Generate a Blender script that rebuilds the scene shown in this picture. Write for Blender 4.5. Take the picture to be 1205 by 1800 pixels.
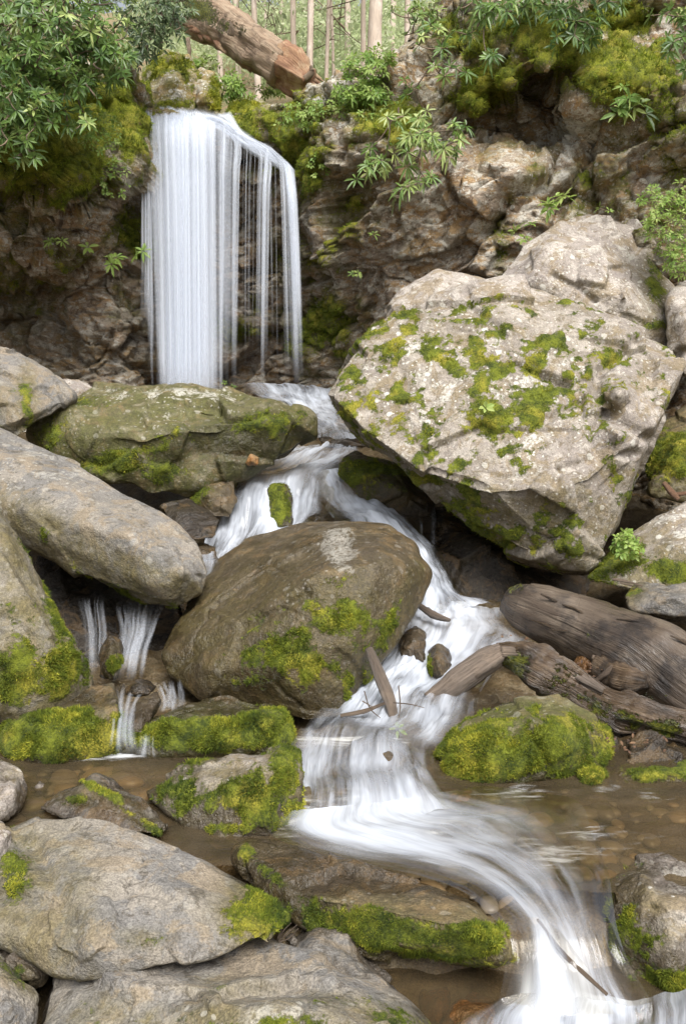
import bpy, bmesh, math, random
import numpy as np
from mathutils import Vector

for _o in list(bpy.data.objects):
    bpy.data.objects.remove(_o)
scene = bpy.context.scene
COL = scene.collection

# ------------------------------------------------------------------ camera
CAM = np.array([0.0, 0.0, 2.4]); PITCH = math.radians(-10.0); FPX = 1500.0
cam_d = bpy.data.cameras.new("camera"); cam = bpy.data.objects.new("camera", cam_d); COL.objects.link(cam)
cam.location = CAM; cam.rotation_euler = (math.radians(90) + PITCH, 0, 0)
cam_d.sensor_fit = 'VERTICAL'; cam_d.sensor_height = 36; cam_d.lens = 30
cam_d.clip_start = 0.05; cam_d.clip_end = 500
scene.camera = cam

# ------------------------------------------------------------------ light
SUN_EL, SUN_AZ = 56.0, 162.0          # degrees; azimuth clockwise from +Y: behind the camera
w = bpy.data.worlds.new("World"); scene.world = w; w.use_nodes = True
_n = w.node_tree.nodes; _l = w.node_tree.links
_sky = _n.new('ShaderNodeTexSky'); _sky.sky_type = 'NISHITA'; _sky.sun_disc = False
_sky.sun_elevation = math.radians(SUN_EL); _sky.sun_rotation = math.radians(SUN_AZ)
_sky.dust_density = 4.0; _sky.air_density = 1.0
_hs = _n.new('ShaderNodeHueSaturation'); _hs.inputs['Saturation'].default_value = 0.35
_l.new(_sky.outputs[0], _hs.inputs['Color']); _l.new(_hs.outputs[0], _n['Background'].inputs[0])
_n['Background'].inputs[1].default_value = 0.10
sun_d = bpy.data.lights.new("sun", 'SUN'); sun_d.energy = 3.3; sun_d.angle = math.radians(38); sun_d.color = (1, .975, .94)
sun = bpy.data.objects.new("sun", sun_d); COL.objects.link(sun)
_az = math.radians(SUN_AZ); _el = math.radians(SUN_EL)
sun.rotation_euler = Vector((math.sin(_az)*math.cos(_el), math.cos(_az)*math.cos(_el), math.sin(_el))).to_track_quat('Z', 'Y').to_euler()
scene.cycles.transparent_max_bounces = 48
scene.view_settings.view_transform = 'Standard'; scene.view_settings.look = 'None'
scene.view_settings.exposure = 0.86; scene.view_settings.gamma = 1

# ------------------------------------------------------------------ maths
FW = np.array([0, math.cos(PITCH), math.sin(PITCH)]); UP = np.array([0, -math.sin(PITCH), math.cos(PITCH)])
RT = np.array([1.0, 0, 0])
def ray(px, py):
    return FW + (px-602.5)/FPX*RT - (py-900.0)/FPX*UP
def P(px, py, Y):
    d = ray(px, py); return CAM + d*(Y/d[1])
def Pz(px, py, z):
    d = ray(px, py); return CAM + d*((z-CAM[2])/d[2])
def PV(px, py, Y):                     # arrays
    px = np.asarray(px, float); py = np.asarray(py, float); Y = np.asarray(Y, float)
    d = FW[None] + ((px-602.5)/FPX)[:, None]*RT[None] - ((py-900.0)/FPX)[:, None]*UP[None]
    return CAM[None] + d*(Y/d[:, 1])[:, None]
def proj(co):
    q = co-CAM[None]; z = np.maximum(q@FW, 1e-3)
    return 602.5+FPX*(q@RT)/z, 900.0-FPX*(q@UP)/z

def _h(ix, iy, iz, s):
    h = (ix.astype(np.int64)*374761393 + iy.astype(np.int64)*668265263 + iz.astype(np.int64)*2147483647 + s*974634777) & 0xffffffff
    h = ((h ^ (h >> 13))*1274126177) & 0xffffffff
    h = ((h ^ (h >> 16))*2246822519) & 0xffffffff
    h = h ^ (h >> 15)
    return (h & 0xffffff)/float(0xffffff)
def vnoise(p, s=0):
    i = np.floor(p).astype(np.int64); f = p-i; f = f*f*f*(f*(f*6-15)+10)
    r = np.zeros(len(p))
    for dx in (0, 1):
        wx = f[:, 0] if dx else 1-f[:, 0]
        for dy in (0, 1):
            wy = f[:, 1] if dy else 1-f[:, 1]
            for dz in (0, 1):
                wz = f[:, 2] if dz else 1-f[:, 2]
                r += wx*wy*wz*_h(i[:, 0]+dx, i[:, 1]+dy, i[:, 2]+dz, s)
    return r*2-1
def fbm(p, scale, octs=4, s=0, gain=.5):
    r = np.zeros(len(p)); a = 1.0; q = p*scale; t = 0
    for k in range(octs):
        r += a*vnoise(q+k*17.3, s+k); t += a; a *= gain; q = q*2.03
    return r/t*1.6
def facet(p, scale, s=0, stretch=(1, 1, 1), tilt=.8, crack=None):
    """broken-rock relief: every voronoi cell is a flat face with its own tilt and step"""
    q = p*scale*np.array(stretch)[None]
    i0 = np.floor(q).astype(np.int64); best = np.full(len(q), 1e9); out = np.zeros(len(q)); sec = np.full(len(q), 1e9)
    for dx in (-1, 0, 1):
        for dy in (-1, 0, 1):
            for dz in (-1, 0, 1):
                cx, cy, cz = i0[:, 0]+dx, i0[:, 1]+dy, i0[:, 2]+dz
                c = np.stack([cx+_h(cx, cy, cz, s), cy+_h(cx, cy, cz, s+1), cz+_h(cx, cy, cz, s+2)], 1)
                d = q-c; r = (d*d).sum(1)
                g = np.stack([_h(cx, cy, cz, s+3), _h(cx, cy, cz, s+4), _h(cx, cy, cz, s+5)], 1)*2-1
                val = (d*g).sum(1)*tilt + (_h(cx, cy, cz, s+6)-.5)
                m = r < best; sec = np.where(m, best, np.minimum(sec, r))
                best = np.where(m, r, best); out = np.where(m, val, out)
    if crack is not None: return out, np.sqrt(sec)-np.sqrt(best)
    return out
def sstep(x, a, b):
    t = np.clip((x-a)/(b-a), 0, 1); return t*t*(3-2*t)
def blobs(co, bl):
    """soft patches given by centre and radii; used for moss, wet and lichen patches on a surface"""
    px, py = proj(co); r = np.zeros(len(co))
    for b in bl:
        x, y, rx, ry, s = b[:5]; a = math.radians(b[5]) if len(b) > 5 else 0
        dx, dy = px-x, py-y
        u = (dx*math.cos(a)+dy*math.sin(a))/rx; v = (-dx*math.sin(a)+dy*math.cos(a))/ry
        r = np.maximum(r, s*np.exp(-(u*u+v*v)**1.3*.7))
    return r

# ------------------------------------------------------------------ object helpers
def link(o): COL.objects.link(o); return o
def tag(o, label=None, cat=None, group=None, kind=None):
    if label: o['label'] = label
    if cat: o['category'] = cat
    if group: o['group'] = group
    if kind: o['kind'] = kind
    return o
def empty(name, loc):
    o = bpy.data.objects.new(name, None); o.empty_display_size = .1; o.location = Vector(loc); return link(o)
def mesh_obj(name, v, faces, mat, parent=None, smooth=True, attrs=None, uv=None, loc=None):
    v = np.asarray(v, float)
    if loc is None:
        loc = np.zeros(3) if parent is not None else np.array([v[:, 0].mean(), v[:, 1].mean(), v[:, 2].min()])
    if parent is not None: off = np.array(parent.location)
    else: off = np.asarray(loc)
    me = bpy.data.meshes.new(name); me.from_pydata((v-off[None]).tolist(), [], faces if isinstance(faces, list) else faces.tolist())
    if smooth: me.polygons.foreach_set('use_smooth', [True]*len(me.polygons))
    for k, a in (attrs or {}).items():
        at = me.attributes.new(k, 'FLOAT', 'POINT'); at.data.foreach_set('value', np.asarray(a, np.float32))
    if uv is not None:
        ul = me.uv_layers.new(name='UVMap'); li = np.zeros(len(me.loops), np.int32); me.loops.foreach_get('vertex_index', li)
        ul.data.foreach_set('uv', np.asarray(uv, np.float32)[li].ravel())
    me.materials.append(mat); me.update()
    o = bpy.data.objects.new(name, me); link(o)
    if parent is not None: o.parent = parent
    else: o.location = Vector(off)
    return o
def vnormals(v, f):
    n = np.zeros_like(v); f = np.asarray(f)
    a = v[f[:, 0]]; b = v[f[:, 1]]; c = v[f[:, 2]]
    fn = np.cross(b-a, c-a)
    if f.shape[1] == 4: fn = np.cross(c-a, v[f[:, 3]]-b)
    for k in range(f.shape[1]):
        for j in range(3): n[:, j] += np.bincount(f[:, k], fn[:, j], len(v))
    return n/np.maximum(np.linalg.norm(n, axis=1), 1e-12)[:, None]
def smooth_v(v, f, it, lam=.6):
    f = np.asarray(f); k = f.shape[1]
    e = np.concatenate([np.stack([f[:, i], f[:, (i+1) % k]], 1) for i in range(k)])
    cnt = np.maximum(np.bincount(e[:, 0], minlength=len(v)) + np.bincount(e[:, 1], minlength=len(v)), 1)
    for _ in range(it):
        s = np.zeros_like(v)
        for j in range(3):
            s[:, j] = np.bincount(e[:, 0], v[e[:, 1], j], len(v)) + np.bincount(e[:, 1], v[e[:, 0], j], len(v))
        v = v + lam*(s/cnt[:, None]-v)
    return v
def grid_faces(nu, nv):
    i = np.arange(nu-1)[None, :] + (np.arange(nv-1)*nu)[:, None]; i = i.ravel()
    return np.stack([i, i+1, i+1+nu, i+nu], 1)

# ------------------------------------------------------------------ materials
def newmat(name):
    m = bpy.data.materials.new(name); m.use_nodes = True; nt = m.node_tree; nt.nodes.clear()
    out = nt.nodes.new('ShaderNodeOutputMaterial')
    def N(t, ins=None, **pr):
        n = nt.nodes.new('ShaderNode'+t)
        for k, v in pr.items(): setattr(n, k, v)
        for k, v in (ins or {}).items():
            s = n.inputs[k]
            if isinstance(v, bpy.types.NodeSocket): nt.links.new(v, s)
            elif isinstance(v, (tuple, list)) and len(v) == 3 and s.type == 'RGBA': s.default_value = (*v, 1)
            else: s.default_value = v
        return n
    def mix(f, a, b, blend='MIX'):
        n = nt.nodes.new('ShaderNodeMix'); n.data_type = 'RGBA'; n.blend_type = blend
        for s, v in ((n.inputs[0], f), (n.inputs[6], a), (n.inputs[7], b)):
            if isinstance(v, bpy.types.NodeSocket): nt.links.new(v, s)
            elif isinstance(v, (tuple, list)): s.default_value = (*v[:3], 1)
            else: s.default_value = v
        return n.outputs[2]
    def mr(v, a, b, c=0.0, d=1.0, sm=True):
        n = N('MapRange', {'Value': v, 'From Min': a, 'From Max': b, 'To Min': c, 'To Max': d})
        if sm: n.interpolation_type = 'SMOOTHSTEP'
        return n.outputs[0]
    def ma(op, a, b=0.0, clamp=False):
        n = N('Math', {0: a, 1: b}, operation=op); n.use_clamp = clamp; return n.outputs[0]
    def noi(vec, sc, det=4, ro=.55, dist=0.0):
        return N('TexNoise', {'Vector': vec, 'Scale': sc, 'Detail': det, 'Roughness': ro, 'Distortion': dist}).outputs[0]
    def att(n): return N('Attribute', attribute_name=n).outputs['Fac']
    def surf(s): nt.links.new(s, out.inputs['Surface'])
    return m, N, mix, mr, ma, noi, att, surf

def rock_mat(name, c1, c2, c3, lichen=.4, lich_c=(.52, .5, .44), strata=False, rough=.85, patch=.5, speck=1.0, stain_c=(.05, .038, .022), bump=1.0,
             moss_a=(.03, .045, .005), moss_b=(.165, .19, .014), moss_c=(.36, .31, .035), ochre=(.22, .15, .075), film_c=(.085, .07, .028)):
    m, N, mix, mr, ma, noi, att, surf = newmat(name)
    pos = N('NewGeometry').outputs['Position']
    v = pos
    if strata:
        v = N('Mapping', {'Vector': pos, 'Rotation': (0, math.radians(18), 0), 'Scale': (1, 1, 2.2)}).outputs[0]
    n1 = noi(v, 1.1, 5, .6); n2 = noi(v, 4.5, 7, .65, .4); n3 = noi(pos, 30, 4, .7); n4 = noi(pos, 110, 3, .6)
    c = mix(mr(n1, .36, .64), c1, c2)
    c = mix(ma('MULTIPLY', mr(n2, .49, .56), .85), c, c3)
    n5 = noi(pos, 11, 6, .75, .6)
    c = mix(ma('MULTIPLY', mr(n5, .54, .60), .72), c, stain_c)
    st = noi(v, 2.3, 6, .7, .8)
    c = mix(ma('MULTIPLY', mr(st, .55, .72), .6), c, stain_c)
    oc = noi(v, 3.1, 6, .72, 1.2)
    c = mix(ma('MULTIPLY', mr(oc, .50, .58), .75), c, ochre)
    fi = ma('MULTIPLY', att('film'), mr(noi(pos, 5.5, 6, .72), .28, .62, .25, 1.0), True)
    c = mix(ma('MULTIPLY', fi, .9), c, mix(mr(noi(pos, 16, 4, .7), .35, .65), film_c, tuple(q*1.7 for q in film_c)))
    c = mix(1.0, c, mix(n3, (.55, .55, .55), (1.44, 1.42, 1.4)), 'MULTIPLY')
    c = mix(.8*speck, c, mix(mr(n4, .3, .7), (.62, .62, .62), (1.34, 1.34, 1.34)), 'MULTIPLY')
    # pale lichen: large crusts and small round spots
    warp = N('VectorMath', {0: pos, 1: N('TexNoise', {'Vector': pos, 'Scale': 14., 'Detail': 3.}).outputs[1]}, operation='MULTIPLY_ADD')
    warp.inputs[1].default_value = (1, 1, 1)
    wv = N('VectorMath', {0: N('TexNoise', {'Vector': pos, 'Scale': 9., 'Detail': 4.}).outputs[1]}, operation='SCALE'); wv.inputs['Scale'].default_value = .07
    wp = N('VectorMath', {0: pos, 1: wv.outputs[0]}, operation='ADD').outputs[0]
    vo = N('TexVoronoi', {'Vector': wp, 'Scale': 8.5}); vs = N('TexVoronoi', {'Vector': wp, 'Scale': 26.})
    def pick(vn, hi):
        return mr(N('SeparateColor', {0: vn.outputs['Color']}).outputs[0], hi, hi+.02, sm=False)
    la = att('lichen')
    cr = noi(pos, 2.6, 6, .72, .5)
    crust = ma('MULTIPLY', mr(ma('ADD', cr, ma('MULTIPLY', la, .17)), .66, .74), ma('MULTIPLY', patch, mr(n3, .35, .55)))
    sp1 = ma('MULTIPLY', mr(vo.outputs['Distance'], .3, .22), pick(vo, .80))
    sp2 = ma('MULTIPLY', mr(vs.outputs['Distance'], .34, .26), pick(vs, .72))
    sp = ma('MULTIPLY', ma('MAXIMUM', sp1, sp2), lichen)
    lic = ma('MAXIMUM', sp, ma('MULTIPLY', crust, mr(n4, .25, .5)))
    c = mix(ma('MULTIPLY', lic, ma('ADD', ma('MULTIPLY', la, 1.0), .55), True), c, lich_c)
    # water-darkened rock
    wet = ma('MULTIPLY', att('wet'), mr(noi(pos, 6, 4, .6), .25, .6, .7, 1.0), True)
    c = mix(wet, c, mix(1.0, c, (.36, .34, .325), 'MULTIPLY'))
    # moss
    ms = att('moss')
    mm = mr(ma('ADD', ms, ma('MULTIPLY', ma('SUBTRACT', noi(pos, 38, 4, .75), .5), 1.3)), .40, .66)
    mn = noi(pos, 9, 5, .65); mf = noi(pos, 70, 3, .7)
    mc = mix(mr(ma('ADD', ma('MULTIPLY', mn, .6), ma('MULTIPLY', mf, .4)), .38, .62), moss_a, moss_b)
    mc = mix(ma('MULTIPLY', mr(noi(pos, 3.2, 5, .6), .5, .66), mr(mf, .35, .65, .3, .9)), mc, moss_c)
    c = mix(mm, c, mc)
    bh = ma('ADD', ma('MULTIPLY', n2, .05), ma('ADD', ma('MULTIPLY', n3, .022), ma('MULTIPLY', n4, .006)))
    bh = ma('ADD', bh, ma('MULTIPLY', lic, .004))
    bmh = ma('ADD', ma('MULTIPLY', noi(pos, 60, 4, .75), .035), ma('MULTIPLY', noi(pos, 190, 2, .7), .014))
    hh = N('Mix', {0: mm, 2: bh, 3: bmh}, data_type='FLOAT').outputs[0]
    b = N('Bump', {'Height': hh, 'Strength': .75*bump, 'Distance': 1.0})
    rg = N('Mix', {0: mm, 2: N('Mix', {0: wet, 2: rough, 3: .22}, data_type='FLOAT').outputs[0], 3: .95}, data_type='FLOAT').outputs[0]
    p = N('BsdfPrincipled', {'Base Color': c, 'Roughness': rg, 'Normal': b.outputs[0], 'Specular IOR Level': .4})
    surf(p.outputs[0]); return m

M = {}
M['pale'] = rock_mat('pale_boulder_stone', (.32, .285, .25), (.25, .22, .20), (.40, .365, .325), lichen=.75, patch=.75, stain_c=(.13, .10, .065), ochre=(.22, .17, .105))
M['tan'] = rock_mat('tan_stream_stone', (.19, .177, .16), (.15, .146, .142), (.245, .22, .185), lichen=.25, patch=.3, stain_c=(.075, .064, .052), ochre=(.23, .185, .13))
M['brown'] = rock_mat('brown_wet_stone', (.095, .072, .042), (.125, .10, .07), (.165, .13, .08), lichen=.3, patch=.35, stain_c=(.06, .045, .022), rough=.6)
M['greenish'] = rock_mat('algae_brown_stone', (.12, .10, .05), (.085, .075, .034), (.24, .21, .15), lichen=.35, patch=.5, stain_c=(.05, .045, .016), rough=.7, film_c=(.055, .055, .014))
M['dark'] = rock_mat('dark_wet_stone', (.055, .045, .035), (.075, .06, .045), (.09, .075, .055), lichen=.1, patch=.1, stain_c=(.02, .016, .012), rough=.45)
M['orange'] = rock_mat('orange_brown_stone', (.34, .16, .05), (.26, .14, .06), (.36, .21, .09), lichen=.1, patch=.1, stain_c=(.14, .06, .02), rough=.4)
M['cliff'] = rock_mat('cliff_stone', (.29, .215, .15), (.37, .325, .265), (.56, .53, .46), lichen=1.0, patch=.8, strata=True, stain_c=(.12, .075, .042), bump=1.4, ochre=(.33, .20, .075), film_c=(.12, .11, .03),
                      moss_a=(.08, .105, .01), moss_b=(.30, .32, .025), moss_c=(.46, .40, .06))

def wood_mat(name, c1, c2, c3, rough=.6, scale=1.0, bump=1.0):
    m, N, mix, mr, ma, noi, att, surf = newmat(name)
    uv = N('UVMap').outputs[0]; pos = N('NewGeometry').outputs['Position']
    g = N('Mapping', {'Vector': uv, 'Scale': (14*scale, 2.2, 1)}).outputs[0]
    a = noi(g, 1.0, 6, .65, .6); b = noi(N('Mapping', {'Vector': uv, 'Scale': (46*scale, 5., 1)}).outputs[0], 1.0, 4, .6)
    c = mix(mr(a, .38, .62), c1, c2); c = mix(mr(noi(pos, 3.5, 5, .65), .48, .66), c, c3)
    c = mix(1.0, c, mix(b, (.55, .55, .55), (1.4, 1.4, 1.4)), 'MULTIPLY')
    wet = att('wet'); c = mix(wet, c, mix(1.0, c, (.45, .43, .42), 'MULTIPLY'))
    ms = att('moss'); mm = mr(ma('ADD', ms, ma('MULTIPLY', ma('SUBTRACT', noi(pos, 30, 4, .7), .5), 1.1)), .42, .6)
    mc = mix(mr(noi(pos, 40, 4, .7), .35, .65), (.03, .045, .005), (.17, .17, .02))
    c = mix(mm, c, mc)
    h = ma('ADD', ma('MULTIPLY', a, .03), ma('MULTIPLY', b, .012))
    h = ma('ADD', h, ma('MULTIPLY', ma('MULTIPLY', mm, noi(pos, 80, 3, .7)), .03))
    bp = N('Bump', {'Height': h, 'Strength': .9*bump, 'Distance': 1.0})
    rg = N('Mix', {0: wet, 2: rough, 3: .2}, data_type='FLOAT').outputs[0]
    surf(N('BsdfPrincipled', {'Base Color': c, 'Roughness': rg, 'Normal': bp.outputs[0]}).outputs[0]); return m
M['bark'] = wood_mat('rotting_bark', (.24, .165, .105), (.33, .25, .17), (.14, .095, .06), .8, 1.2, 1.6)
M['heartwood'] = wood_mat('broken_heartwood', (.30, .17, .09), (.20, .10, .055), (.40, .28, .17), .8, 2.)
M['driftwood'] = wood_mat('wet_driftwood', (.115, .075, .045), (.20, .14, .085), (.05, .035, .024), .5, 1.3, 1.4)
M['wetlog'] = wood_mat('wet_log_bark', (.125, .095, .07), (.20, .16, .12), (.06, .05, .042), .45, 1.0, .95)
M['greywood'] = wood_mat('weathered_wood', (.20, .155, .12), (.13, .10, .075), (.25, .19, .14), .6, 1.5)
M['trunk'] = wood_mat('pale_trunk_bark', (.54, .44, .35), (.44, .36, .29), (.60, .52, .44), .9, .6, .4)  # bark paled too, background brightness put into the colour
M['twig'] = wood_mat('twig_bark', (.20, .14, .09), (.28, .21, .15), (.14, .10, .07), .8)

def leaf_mat(name, a, b, c, trans=.3, rough=.38):
    m, N, mix, mr, ma, noi, att, surf = newmat(name)
    t = att('tint'); col = mix(mr(t, 0, .6), a, b); col = mix(mr(t, .6, 1.), col, c)
    p = N('BsdfPrincipled', {'Base Color': col, 'Roughness': rough})
    tr = N('BsdfTranslucent', {'Color': mix(.5, col, c)})
    s = N('MixShader', {0: trans, 1: p.outputs[0], 2: tr.outputs[0]})
    surf(s.outputs[0]); return m
M['rhodo'] = leaf_mat('rhododendron_leaf', (.04, .09, .02), (.13, .225, .045), (.38, .45, .15), .35, .42)
M['laurel'] = leaf_mat('dark_laurel_leaf', (.035, .065, .022), (.085, .13, .045), (.21, .26, .11), .25, .45)
M['fresh'] = leaf_mat('fresh_leaf', (.13, .24, .04), (.25, .36, .07), (.38, .46, .14), .4, .5)
M['far'] = leaf_mat('distant_foliage', (.24, .32, .14), (.44, .52, .26), (.68, .72, .50), .5, .7)  # paled so the leaf colour carries the washed-out brightness of the background
M['moss'] = leaf_mat('moss_blade', (.02, .045, .006), (.135, .175, .012), (.42, .405, .042), .4, .9)
M['cliffmoss'] = leaf_mat('cliff_moss_blade', (.045, .085, .01), (.19, .26, .02), (.42, .45, .055), .5, .9)
M['litter'] = leaf_mat('fallen_leaf', (.05, .028, .016), (.10, .052, .026), (.16, .09, .045), .1, .8)
# ------------------------------------------------------------------ terrain below the stones
GY = [-8, 2, 3.2, 3.5, 4.5, 5.3, 6.3, 7.2, 8.6, 9.5, 10.5, 12, 13.5, 20]
GZ = [-.5, -.5, -.42, -.16, -.14, -.1, -.05, .0, .1, .4, .9, 1.25, 1.4, 1.5]
def ground_z(x, y):
    z = np.interp(y, GY, GZ)
    bank = np.clip((np.abs(x-.1)-(1.3+.25*np.maximum(y, 0)))/3, 0, 1)
    return z + bank*bank*(1.2+.12*np.maximum(y, 0))
def build_ground():
    nu, nv = 260, 300
    xs = np.concatenate([np.linspace(-60, -7, 30), np.linspace(-6.8, 6.8, 200), np.linspace(7, 60, 30)])
    ys = np.concatenate([np.linspace(-60, 1.5, 40), np.linspace(1.6, 14, 230), np.linspace(14.2, 18, 30)])
    X, Y = np.meshgrid(xs, ys); X = X.ravel(); Y = Y.ravel()
    z = ground_z(X, Y); p = np.stack([X, Y, z], 1)
    near = (np.abs(X) < 8) & (Y > 0)
    d = fbm(p, 2.2, 4, 5)*.05 + facet(p, 6., 9)*.05 + facet(p, 14., 19)*.02
    p[:, 2] += np.where(near, d, fbm(p, .3, 3, 6)*.3)
    wet = np.where(near, .8, .3)
    mesh_obj('ground', p, grid_faces(len(xs), len(ys)), M['bed'], attrs={'wet': wet, 'moss': np.zeros(len(p)), 'lichen': np.zeros(len(p)), 'film': np.full(len(p), .3)})['kind'] = 'structure'
M['bed'] = rock_mat('stream_bed', (.17, .125, .07), (.23, .175, .10), (.31, .25, .16), lichen=.1, patch=0, stain_c=(.07, .045, .02), rough=.5)
build_ground()

# ------------------------------------------------------------------ boulders
M['slate'] = rock_mat('ridged_grey_stone', (.20, .175, .15), (.14, .13, .12), (.34, .32, .29), lichen=.5, patch=.7, stain_c=(.06, .05, .04))
DG = None
def hull_remesh(ptslist, vox):
    bm = bmesh.new()
    for pts in ptslist:
        b2 = bmesh.new()
        vs = [b2.verts.new(p) for p in pts]
        r = bmesh.ops.convex_hull(b2, input=vs)
        bmesh.ops.delete(b2, geom=[g for g in r['geom_interior'] if isinstance(g, bmesh.types.BMVert)], context='VERTS')
        bmesh.ops.recalc_face_normals(b2, faces=b2.faces[:])
        me = bpy.data.meshes.new('t'); b2.to_mesh(me); b2.free(); bm.from_mesh(me); bpy.data.meshes.remove(me)
    me = bpy.data.meshes.new('t'); bm.to_mesh(me); bm.free()
    o = bpy.data.objects.new('t', me); COL.objects.link(o)
    md = o.modifiers.new('r', 'REMESH'); md.mode = 'VOXEL'; md.voxel_size = vox
    dg = bpy.context.evaluated_depsgraph_get(); ev = o.evaluated_get(dg); m2 = ev.to_mesh()
    v = np.zeros(len(m2.vertices)*3, np.float32); m2.vertices.foreach_get('co', v)
    f = np.zeros(len(m2.polygons)*4, np.int32); m2.loops.foreach_get('vertex_index', f)
    ev.to_mesh_clear(); bpy.data.objects.remove(o); bpy.data.meshes.remove(me)
    return v.reshape(-1, 3).astype(float), f.reshape(-1, 4)

def to_pts(outl, ridge, T, base=None):
    pts = [P(*q) for q in outl] + [P(*q) for q in ridge]
    cx = sum(q[0] for q in outl)/len(outl); cy = sum(q[1] for q in outl)/len(outl)
    for x, y, Y in outl:
        pts.append(P(cx+(x-cx)*.8, cy+(y-cy)*.8+T*8, Y+T*.75))
        pts.append(P(cx+(x-cx)*.97, cy+(y-cy)*.97, Y+T*.35))
    if base is not None:                      # carried down into the bed
        for x, y, Y in base: pts.append(P(x, y, Y))
    return [tuple(p) for p in pts]

MOSSY = []
def moss_tufts(parent, v, f, moss, n, L, seed, wd=.35, mat='moss'):
    """short upright blades standing in the moss"""
    rng = np.random.default_rng(seed)
    nr = vnormals(v, f); px, py = proj(v)
    vis = ((CAM[None]-v)*nr).sum(1) > -.15
    fm = moss[f].min(1)*vis[f[:, 0]]*(px[f[:, 0]] > -60)*(px[f[:, 0]] < 1265)*(py[f[:, 0]] < 1860)
    a = v[f[:, 0]]; c = v[f[:, 2]]; ar = np.linalg.norm(np.cross(v[f[:, 1]]-a, c-a), axis=1)
    pr = np.where(fm > .5, ar, 0)
    if pr.sum() <= 0: return
    k = rng.choice(len(f), n, p=pr/pr.sum())
    r = rng.random((n, 2))
    q = (v[f[k, 0]]*(1-r[:, :1])+v[f[k, 1]]*r[:, :1])*(1-r[:, 1:])+(v[f[k, 3]]*(1-r[:, :1])+v[f[k, 2]]*r[:, :1])*r[:, 1:]
    d = nr[f[k, 0]]+rng.normal(0, .55, (n, 3))+np.array([0, 0, .15]); d /= np.linalg.norm(d, axis=1)[:, None]
    s = np.cross(d, rng.normal(0, 1, (n, 3))); s /= np.linalg.norm(s, axis=1)[:, None]
    l = (L*rng.uniform(.5, 1.5, n)*(1+.8*fbm(q, 9., 2, 3)))[:, None]
    vv = np.stack([q-s*l*wd*.5-d*l*.2, q+s*l*wd*.5-d*l*.2, q+d*l], 1).reshape(-1, 3)
    cl = np.clip(.5+.45*fbm(q, 4., 4, seed)+.25*fbm(q, 22., 2, seed+5)+rng.normal(0, .13, n), 0, 1)
    mesh_obj('moss', vv, np.arange(3*n).reshape(-1, 3), M[mat], parent, smooth=False, attrs={'tint': np.repeat(cl, 3)})

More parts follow.
